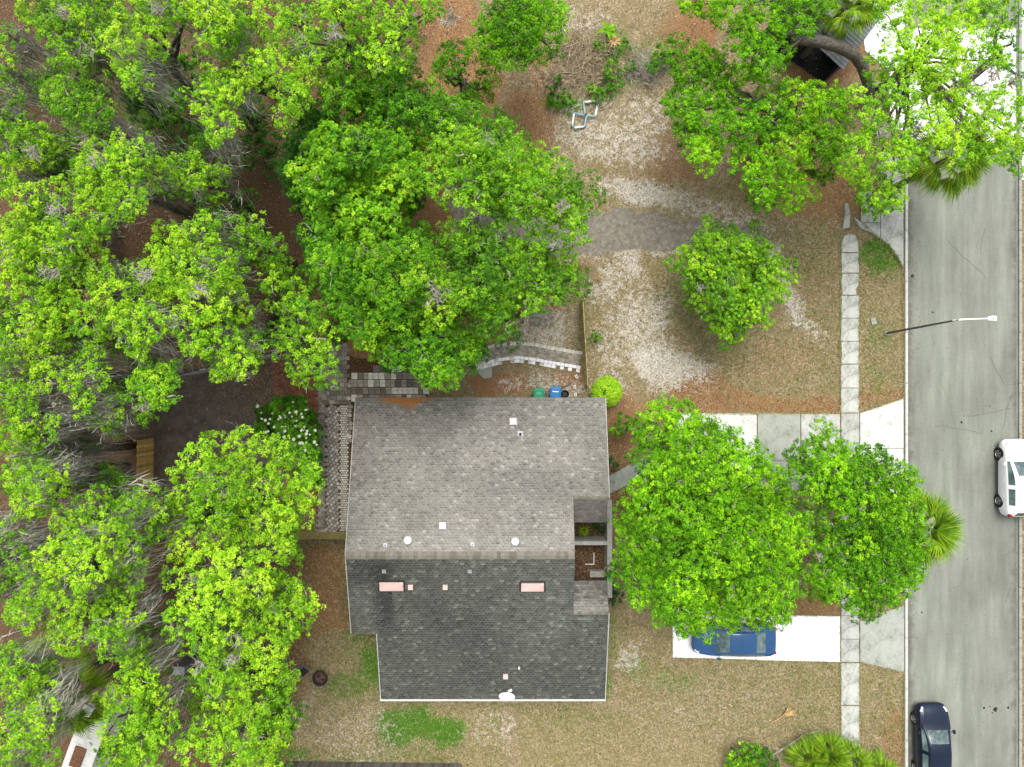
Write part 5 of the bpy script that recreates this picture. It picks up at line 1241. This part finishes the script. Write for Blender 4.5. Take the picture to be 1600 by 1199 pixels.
for i, (lab, bl, kd, tn) in enumerate((
    ('dark understorey shrub in the hollow below the moss, upper left', [(210,150,24),(240,140,26),(270,150,24),(225,175,22),(200,120,18)], 'dark', .1),
    ('brighter green shrub at the middle of the dark hollow', [(268,165,22),(285,150,18),(250,195,20),(262,180,18)], 'green', -.05),
    ('blue-green shrub right of the hollow beneath yellow oak', [(290,215,26),(330,225,24),(370,210,24),(400,230,22),(310,200,20)], 'dark', .3),
    ('low shrub thicket between upper oaks and tree mass', [(400,180,26),(420,220,26),(380,250,22),(430,260,18),(350,245,18)], 'dark', .15),
    ('grey-green shrub under the third oak at the top', [(290,80,24),(310,110,24),(270,100,20),(400,60,20)], 'green', -.25),
    ('shrub under the old fence oak near the litter', [(330,320,20),(380,320,22),(350,300,18)], 'green', -.1),
    ('shadowy shrub next to the moss at the top left', [(60,110,22),(40,135,18),(170,125,18)], 'green', -.2),
    ('shrub behind the leftmost litter gap at mid height', [(20,500,22),(15,560,20),(25,540,18)], 'green', -.05),
    ('shrub between the mossy oaks and the board fence end', [(60,640,14),(82,625,12)], 'green', -.05),
    ('shrub at the wood edge near the cabinets', [(250,1020,20),(290,1060,18),(300,1090,18),(330,1020,16)], 'green', .05),
    ('shrub under the bottom oaks beside the shed', [(160,1160,22),(175,1190,22),(110,1120,18)], 'green', -.05))):
    shrub(lab, bl, 2.4, kd, group=GU, tone=tn, size=.18, L=.12, dens=30, zjit=.6)
# clearing shrubs
GC = 'weedy shrubs in the clearing'
for lab, bl, tn, z in (('low green weeds just left of the tubular frame', [(870,160,12),(882,156,12),(893,160,10),(862,155,9)], -.1, .35),
    ('weedy shrub above the tubular frame', [(935,150,12),(945,142,10),(925,140,9)], .05, .4),
    ('leafy weeds in the middle of the clearing', [(955,110,12),(962,130,12),(950,125,10),(985,105,9)], -.15, .4),
    ('bushy shrub at the right of the clearing under dark trunks', [(1030,90,16),(1042,80,14),(1020,105,12),(1060,65,16)], -.1, 1.0),
    ('dark weeds left of the dry brush', [(862,135,9),(868,125,8)], -.25, .4),
    ('weeds growing right of the banana plant', [(975,75,10),(935,75,10),(960,90,9)], -.2, .4)):
    shrub(lab, bl, z, 'green', group=GC, tone=tn, size=.12, L=.09, dens=60)
GH = 'plants beside the house front'
for lab, bl, z in (('leafy shrub at the house corner beneath the big front tree', [(975,660,14),(990,672,14),(962,672,10)], 1.6),
    ('low plant on the bed by the east eave', [(957,722,7),(962,730,6)], .5),
    ('dark shrub in the planter next to the agave', [(936,820,9),(944,826,8),(928,818,7)], .7),
    ('shrub squeezed between entry court wall and big tree', [(953,890,10),(952,905,8),(955,875,8)], 1.3),
    ('grey-leaved plant near the south court wall end', [(958,920,9),(963,932,9),(955,938,7)], .7)):
    shrub(lab, bl, z, 'bright' if z > 1 else 'dark', group=GH, tone=-.12, size=.12, L=.09, dens=70)
# flowering bush
fb = shrub('flowering shrub dotted with white blossoms beside the diamond path', [(420,650,18),(440,640,22),(465,640,20),(455,665,24),(480,660,18),(430,668,18),(475,690,22),(450,695,22),(490,705,14),(492,680,12),(485,735,14),(410,668,12),(495,750,10)], 2.2, 'green', name='flowering_shrub', tone=-.30, size=.17, L=.11, dens=110, zjit=.4)
fl = MB()
for k in range(75):
    px_ = R.gauss(456,24); py_ = R.gauss(675,24)
    if not (402 < px_ < 500 and 625 < py_ < 725): continue
    p_ = P(px_, py_, 3.0 + R.uniform(-.25,.1)) - fb.location; r_ = R.uniform(.035,.085)
    for q in range(5):
        a_ = 1.2566*q; fl.add([p_, p_+Vector((math.cos(a_-.5)*r_, math.sin(a_-.5)*r_, .015)), p_+Vector((math.cos(a_)*r_*1.3, math.sin(a_)*r_*1.3, .005)), p_+Vector((math.cos(a_+.5)*r_, math.sin(a_+.5)*r_, .015))], [(0,1,2,3)])
tag(fl.build('blossoms', M['flower'], fb), kind='stuff')

# ---------------------------------------------------------------- palms
def frond_mesh(mat, n=22, L=1.0, spread=2.5, pet=.9, droop=.35, fold=.25):
    V_, F_, T_ = [], [], []
    def quad(a, b, w0, w1, side, t):
        k = len(V_); V_.extend([tuple(a-side*w0), tuple(a+side*w0), tuple(b+side*w1), tuple(b-side*w1)]); F_.append((k,k+1,k+2,k+3)); T_.append(t)
    # petiole along +X
    quad(Vector((0,0,0)), Vector((pet*.6,0,pet*.12)), .022, .018, Vector((0,1,0)), .55)
    hub = Vector((pet,0,pet*.10)); quad(Vector((pet*.6,0,pet*.12)), hub, .018, .014, Vector((0,1,0)), .6)
    for k in range(n):
        u = (k+.5)/n*2-1; a_ = u*spread/2; l = L*(1-.32*abs(u)**1.6)*R.uniform(.9,1.08)
        d = Vector((math.cos(a_), math.sin(a_), 0)); side = Vector((-math.sin(a_), math.cos(a_), R.choice((-1,1))*fold)).normalized()
        t = R.uniform(.3,.95)
        p0 = hub; p1 = hub + d*l*.5 + Vector((0,0,.05-.05*abs(u))); p2 = hub + d*l*.82 + Vector((0,0,-droop*.25*l)); p3 = hub + d*l + Vector((0,0,-droop*l*.75))
        quad(p0, p1, .012, .030*L+.004, side, t); quad(p1, p2, .030*L+.004, .018, side, t-.05); quad(p2, p3, .018, .003, side, t+.05)
    return mesh_np('frond', V_, F_, M[mat], tone=np.clip(T_,0,1))
def palm(name, label, px, py, z, nf, L, mat='palm', group=None, trunk=True, pet=.9, tilt0=.9, az=None, lean=None, cat='palm'):
    c = P(px, py, z); bx_ = Vector((c.x, c.y, 0)) if lean is None else Vector((c.x+lean[0], c.y+lean[1], 0))
    r = empty(name, bx_, label, cat, group); e = c - bx_
    if trunk:
        m_ = MB(); k = max(3, int(z/.5)); pts = [Vector((0,0,-.1)).lerp(e, i/k) for i in range(k+1)]
        m_.tube(pts, [.2 if i % 2 else .165 for i in range(k+1)], 10); m_.build('trunk', M['bark'], r)
    va = [frond_mesh(mat, L=L*R.uniform(.9,1.1), pet=pet*R.uniform(.8,1.1), droop=R.uniform(.25,.6)) for _ in range(4)]
    for i in range(nf):
        a_ = (az[0] + (az[1]-az[0])*(i+.5)/nf) if az else i*2.39996
        u = i/nf; el = (tilt0+.45)*(1-u*1.3) + R.uniform(-.1,.1)
        link('frond', va[i % 4], r, e + Vector((0,0,-.02*i)), (R.uniform(-.3,.3), -el, a_ + R.uniform(-.12,.12)))
    return r
palm('fan_palm', 'golden-green fan palm leaning over the road edge beside the mid-green tree', 1440, 824, 4.3, 28, 1.25, pet=.95, tilt0=.7, trunk=True)
palm('fan_palm', 'big dark fan palm drooping over the road below the top right oak', 1485, 248, 5.5, 26, 1.15, pet=1.1, tilt0=.6)
palm('fan_palm', 'fan palm with yellow fronds above the corrugated lean-to', 1322, 12, 5.2, 16, .9, pet=.8, tilt0=.5)
palm('fan_palm', 'fan palm at the top edge just right of the yellow-fronded one', 1355, -8, 5.2, 14, .95, pet=.8, tilt0=.5)
palm('fan_palm', 'dark green fan palm beneath oaks beside the white shed', 118, 1092, 5.0, 20, 1.1, pet=1.0, tilt0=.6)
palm('fan_palm', 'lower fan palm in the gap left of the shed palm', 90, 1025, 4.0, 16, .9, pet=.9, tilt0=.5)
palm('fan_palm', 'fan palm glimpsed below the second oak on the top edge', 150, 55, 6.0, 18, 1.2, pet=1.2, tilt0=.6)
GPm = 'palmettos on the bottom edge by the sidewalk'
for i, (x, y, z, n, L, lab) in enumerate(((1262,1185,1.0,14,.85,'leftmost bright palmetto clump against the fallen branch'), (1296,1180,1.3,18,.95,'tallest bright palmetto clump in the middle of the row'), (1335,1190,1.1,16,.85,'bright palmetto clump covering the sidewalk end'),
        (1375,1205,.8,12,.7,'smallest palmetto clump, rightmost and nearest the kerb'))):
    palm('palmetto', lab, x, y, z, n, L, group=GPm, trunk=False, pet=.45, tilt0=1.0)
palm('palmetto', 'dark green palmetto among the mixed shrub at the bottom edge', 1170, 1205, .7, 12, .6, group=None, trunk=False, pet=.35, tilt0=1.0)
shrub('mixed green shrub with yellowing leaves at the bottom edge', [(1150,1185,16),(1170,1172,16),(1190,1180,14),(1180,1195,18),(1145,1200,14),(1205,1195,12)], .9, 'green', tone=-.1, size=.12, L=.10)
shrub('orange dried shrub tips beside the mixed bottom shrub', [(1160,1165,6),(1140,1182,5),(1150,1192,5)], 1.2, 'oak', tone=.3, size=.10)
# agave in the planter and strap plants
def strap_plant(name, label, cat, px, py, z, n, L, w_, mat, tone=(.5,1), lift=.5):
    c = P(px, py, z); r = empty(name, (c.x,c.y,0), label, cat); V_, F_, T_ = [], [], []
    for i in range(n):
        a_ = i*2.39996; el = 1.25*(1-i/n)*lift*2 + .1; l = L*R.uniform(.75,1.1); d = Vector((math.cos(a_)*math.cos(el), math.sin(a_)*math.cos(el), math.sin(el))); sd = Vector((-math.sin(a_), math.cos(a_), 0))
        k = len(V_); base = Vector((0,0,z*.6)); t = R.uniform(*tone)
        for q, ww in ((0,.6),(.35,1),(.7,.75),(1,.05)):
            p_ = base + d*l*q + Vector((0,0,-.35*l*q*q*q)); V_.extend([tuple(p_-sd*w_*ww), tuple(p_+Vector((0,0,-w_*.3))), tuple(p_+sd*w_*ww)])
        for q in range(3):
            F_ += [(k+3*q,k+3*q+1,k+3*q+4,k+3*q+3),(k+3*q+1,k+3*q+2,k+3*q+5,k+3*q+4)]; T_ += [t,t-.1]
    link('leaves', mesh_np('leaves', V_, F_, M[mat], tone=np.clip(T_,0,1)), r)
    m_ = MB(); m_.tube([(0,0,-.05),(0,0,z*.62)], .05, 6); m_.build('stem', M['bark'], r); return r
strap_plant('agave', 'spiky pale green agave in the planter of the entry court', 'agave', 913, 831, .7, 26, .55, .032, 'palm', (.6,1))
strap_plant('banana_plant', 'bright green banana plant with paddle leaves in the clearing', 'banana plant', 952, 42, 1.0, 6, .75, .12, 'bright', (.55,.9), .3)
strap_plant('dead_agave', 'collapsed pale dead strap plant beside the banana plant', 'dead plant', 960, 62, .4, 14, .5, .05, 'dry', (.6,1), .15)
strap_plant('strap_plant', 'thin-leaved straggly plant beside the fence end on sand', 'strap plant', 935, 432, .4, 14, .55, .02, 'dry', (.2,.8), .2)
# dry brush
def brush(label, px, py, rx, ry, n, mat='brush', z=.35, wmin=.006, wmax=.018, Lr=(.4,1.2), ang=None):
    c = P(px, py, 0); m_ = MB()
    for i in range(n):
        u, v_ = R.gauss(0,.5), R.gauss(0,.5); st_ = Vector((u*rx/26.5, v_*ry/26.5, R.uniform(0,z))); a_ = R.uniform(0,6.28) if ang is None else R.gauss(ang, .5); l = R.uniform(*Lr)
        e = st_ + Vector((math.cos(a_)*l, math.sin(a_)*l, R.uniform(-.1,.15))); e.z = max(.02, e.z)
        m_.tube([st_, st_.lerp(e,.5)+Vector((R.uniform(-.1,.1),R.uniform(-.1,.1),.07)), e], [R.uniform(wmin,wmax)]*2+[.004], 3, R.uniform(0,1), cap=False)
    return tag(m_.build('brush_pile', M[mat], loc=c), label, 'brush', kind='stuff')
brush('pale dry grass and brush heaped in the clearing', 912, 85, 34, 26, 900, z=.4)
brush('tangle of dry stalks left of the clearing weeds', 880, 120, 26, 14, 350, z=.3)
brush('bare grey twigs right of the clearing weeds', 1005, 110, 30, 28, 260, 'twig', z=.3)
brush('low dry grass sweeping above the green weeds', 930, 125, 26, 14, 400, z=.2)
brush('dead fronds and twigs under the palmettos', 1290, 1158, 50, 12, 260, 'twig', z=.15, Lr=(.2,.6))
brush('dead sticks beneath the shaded oaks at the fence', 265, 560, 26, 10, 60, 'twig', z=.1)

# ---------------------------------------------------------------- ground cover, litter
def keep_off(x, y, polys):
    k = np.ones(x.shape, bool)
    for p_ in polys: k &= ~inpoly(x, y, p_)
    return k
house_poly = [(HX0+.3,EN-.3),(HX1-.3,EN-.3),(HX1-.3,ES+.3),(HXS+.3,ES+.3),(HXS+.3,-13),(HX0+.3,-13)]
court_w = [(3.3,-11.8),(5.4,-11.8),(5.4,-6.5),(3.3,-6.5)]
def scatter(name, n, x0, x1, y0, y1, dens, mk, mat, z=.0):
    x = rng.uniform(x0, x1, n); y = rng.uniform(y0, y1, n)
    d = dens(x, y); k = rng.uniform(0,1,n) < d; x, y = x[k], y[k]
    V_, F_, T_ = mk(x, y, z)
    return tag(link(name, mesh_np(name, V_, F_, M[mat], tone=T_)), kind='stuff')
def mk_leaf(x, y, z, L=(.05,.13), tm=.45, ts=.22):
    n = len(x); p = np.stack([x, y, np.full(n, z) + rng.uniform(.004,.045,n)], 1)
    a = rng.uniform(0,6.28,n); l = rng.uniform(*L, n); tl = rng.normal(0,.35,(n,2))
    t_ = np.stack([np.cos(a), np.sin(a), tl[:,0]],1)*l[:,None]*.5; b_ = np.stack([-np.sin(a), np.cos(a), tl[:,1]],1)*l[:,None]*.26
    V_ = np.stack([p-t_, p+b_, p+t_, p-b_],1).reshape(-1,3); V_[:,2] = np.maximum(V_[:,2], z+.003)
    return V_, np.arange(4*n).reshape(-1,4), np.clip(rng.normal(tm,ts,n),0,1)
def mk_blade(x, y, z, green=False, L=(.05,.16)):
    n = len(x); V_ = []; a = rng.uniform(0,6.28,(n,3)); l = rng.uniform(*L,(n,3)); hgt = rng.uniform(.02,.08,(n,3))
    p = np.stack([x,y,np.full(n,z-.01)],1)[:,None,:] + np.concatenate([rng.normal(0,.02,(n,3,2)), np.zeros((n,3,1))],2)
    sd = np.stack([-np.sin(a),np.cos(a),np.zeros_like(a)],2)*.009
    tip = p + np.stack([np.cos(a)*l, np.sin(a)*l, hgt],2)
    V_ = np.stack([p-sd, p+sd, tip],2).reshape(-1,3)
    gmask = mask_at(green_, x, y); t = np.where(rng.uniform(0,1,n) < gmask*.85, rng.uniform(.05,.35,n), rng.uniform(.5,1,n))
    if green: t = rng.uniform(.05,.38,n)
    return V_, np.arange(9*n).reshape(-1,3), np.repeat(t,3)
green_ = green
off = paved + [house_poly]
on_lawn = lambda x, y: keep_off(x, y, off + [court_poly, court_w])
scatter('leaf_litter', 130000, -31, 31, -23.5, 23.5, lambda x, y: np.clip(mask_at(litter,x,y)*.95 + .05, 0, 1)*(1-.55*mask_at(dark,x,y))*on_lawn(x,y)*(1-.8*mask_at(asph,x,y))*(1-.6*mask_at(sand,x,y)), mk_leaf, 'litter')
scatter('pale_debris', 60000, -14, 24, -23.5, 22, lambda x, y: on_lawn(x,y)*(.07 + .42*mask_at(sand,x,y) + .12*(np.sin(x*1.7+np.sin(y*1.3)*2)*np.sin(y*1.9+1) > .3))*(1-mask_at(asph,x,y)*.6)*(1-.7*mask_at(dark,x,y)), lambda x,y,z: mk_leaf(x,y,z,(.025,.085),.97,.05), 'litter')
scatter('brown_debris', 30000, 3, 24, -23.5, 22, lambda x, y: on_lawn(x,y)*(.12 + .3*mask_at(sand,x,y) + .2*mask_at(asph,x,y)), lambda x,y,z: mk_leaf(x,y,z,(.03,.10),.28,.2), 'litter')
scatter('dry_grass', 75000, 3, 24, -23.5, 12, lambda x, y: on_lawn(x,y)*(1-.75*mask_at(litter,x,y))*(1-.8*mask_at(sand,x,y))*(1-mask_at(asph,x,y)), mk_blade, 'grass')
scatter('dry_lawn_grass', 45000, -14, 4, -23.5, -8.5, lambda x, y: on_lawn(x,y)*(1-.6*mask_at(litter,x,y))*(1-.6*mask_at(sand,x,y)), mk_blade, 'grass')
scatter('green_grass', 60000, -14, 24, -23.5, 21, lambda x, y: on_lawn(x,y)*np.clip(mask_at(green,x,y)-.42,0,1)*1.7, lambda x,y,z: mk_blade(x,y,z,True,(.06,.15)), 'grass')
def pp_in(poly, n):
    xs = [p[0] for p in poly]; ys = [p[1] for p in poly]; x = rng.uniform(min(xs),max(xs),n); y = rng.uniform(min(ys),max(ys),n); k = inpoly(x,y,poly); return x[k], y[k]
x, y = pp_in(court_poly, 22000); k = rng.uniform(0,1,len(x)) < np.clip(np.exp(-((x-G(428,0)[0])/1.6)**2 - ((y-G(0,590)[1])/2.2)**2)*1.6 + .06 + .15*np.exp(-((x-G(345,0)[0])/1.5)**2-((y-G(0,610)[1])/1.5)**2), 0, 1)
V_, F_, T_ = mk_leaf(x[k], y[k], .014); tag(link('court_leaves', mesh_np('court_leaves', V_, F_, M['litter'], tone=T_)), kind='stuff')
x, y = pp_in(court_w, 5000); k = (y > -10.5) | (rng.uniform(0,1,len(x)) < .6); V_, F_, T_ = mk_leaf(x[k], y[k], .02, (.04,.1), .38, .25); tag(link('entry_leaves', mesh_np('entry_leaves', V_, F_, M['litter'], tone=T_)), kind='stuff')
# grass and litter creeping over the slab edges
ex, ey = [], []
for poly in edge_polys:
    for (xa, ya), (xb, yb) in zip(poly, poly[1:]+poly[:1]):
        L_ = math.hypot(xb-xa, yb-ya); n = int(L_*34)
        t_ = rng.uniform(0,1,n); dn = rng.normal(0,.035,n) + .012*np.sin(t_*L_*5)
        ex.append(xa+(xb-xa)*t_ - (yb-ya)/(L_+1e-6)*dn); ey.append(ya+(yb-ya)*t_ + (xb-xa)/(L_+1e-6)*dn)
ex = np.concatenate(ex); ey = np.concatenate(ey)
V_, F_, T_ = mk_blade(ex, ey, .045, L=(.04,.11)); tag(link('edge_grass', mesh_np('edge_grass', V_, F_, M['grass'], tone=T_)), kind='stuff')
# few stray leaves on hard surfaces
xs, ys = [], []
for poly, n in (([G(495,535),G(556,535),G(556,835),G(495,835)],260), ([G(548,570),G(665,570),G(665,626),G(548,626)],160), ([G(742,540),G(906,540),G(906,580),G(742,575)],60), ([G(1418,300),G(1440,300),G(1430,1199),G(1418,1199)],420), ([G(1420,280),G(1590,280),G(1590,1199),G(1420,1199)],180), ([G(1313,360),G(1342,360),G(1342,650),G(1313,650)],50), ([G(1180,646),G(1412,646),G(1412,720),G(1180,720)],50)):
    a, b = pp_in(poly, n); xs.append(a); ys.append(b)
V_, F_, T_ = mk_leaf(np.concatenate(xs), np.concatenate(ys), .05, (.04,.09)); tag(link('stray_leaves', mesh_np('stray_leaves', V_, F_, M['litter'], tone=T_)), kind='stuff')
# orange drift of oak leaves on the north eave
x = rng.normal(-5.9, .75, 1000); y = EN - np.abs(rng.normal(0, 1, 1000))*(.13 + .26*np.exp(-((x+5.6)/.35)**2)); k = (x > -7.4) & (x < -4.2) & (y > EN-.85)
x, y = x[k], y[k]; V_, F_, T_ = mk_leaf(x, y, 0, (.04,.09), .5, .12); V_[:,2] += np.repeat(rz_main(EN) - SL*(np.repeat(y,1)-EN), 4) + .02
tag(link('roof_leaf_drift', mesh_np('roof_leaf_drift', V_, F_, simple('orange_leaves', (.42,.17,.03), (.30,.11,.02), 30, .9), tone=T_)), kind='stuff')
for (px_, py_, n_) in ((548,706,40),(548,728,50),(547,755,40),(610,760,0)):
    pass
# twigs lying on the sandy yard
m_ = MB()
for (pts) in ([(945,462),(958,478),(962,500)], [(986,468),(980,492),(968,510)], [(505,620),(515,626)], [(344,612),(352,618)], [(925,415),(935,430),(938,440)]):
    m_.tube([P(x,y,.04) for x,y in pts], .016, 4)
tag(m_.build('ground_twigs', M['twig']), kind='stuff')
print('leaves', LEAVES[0])
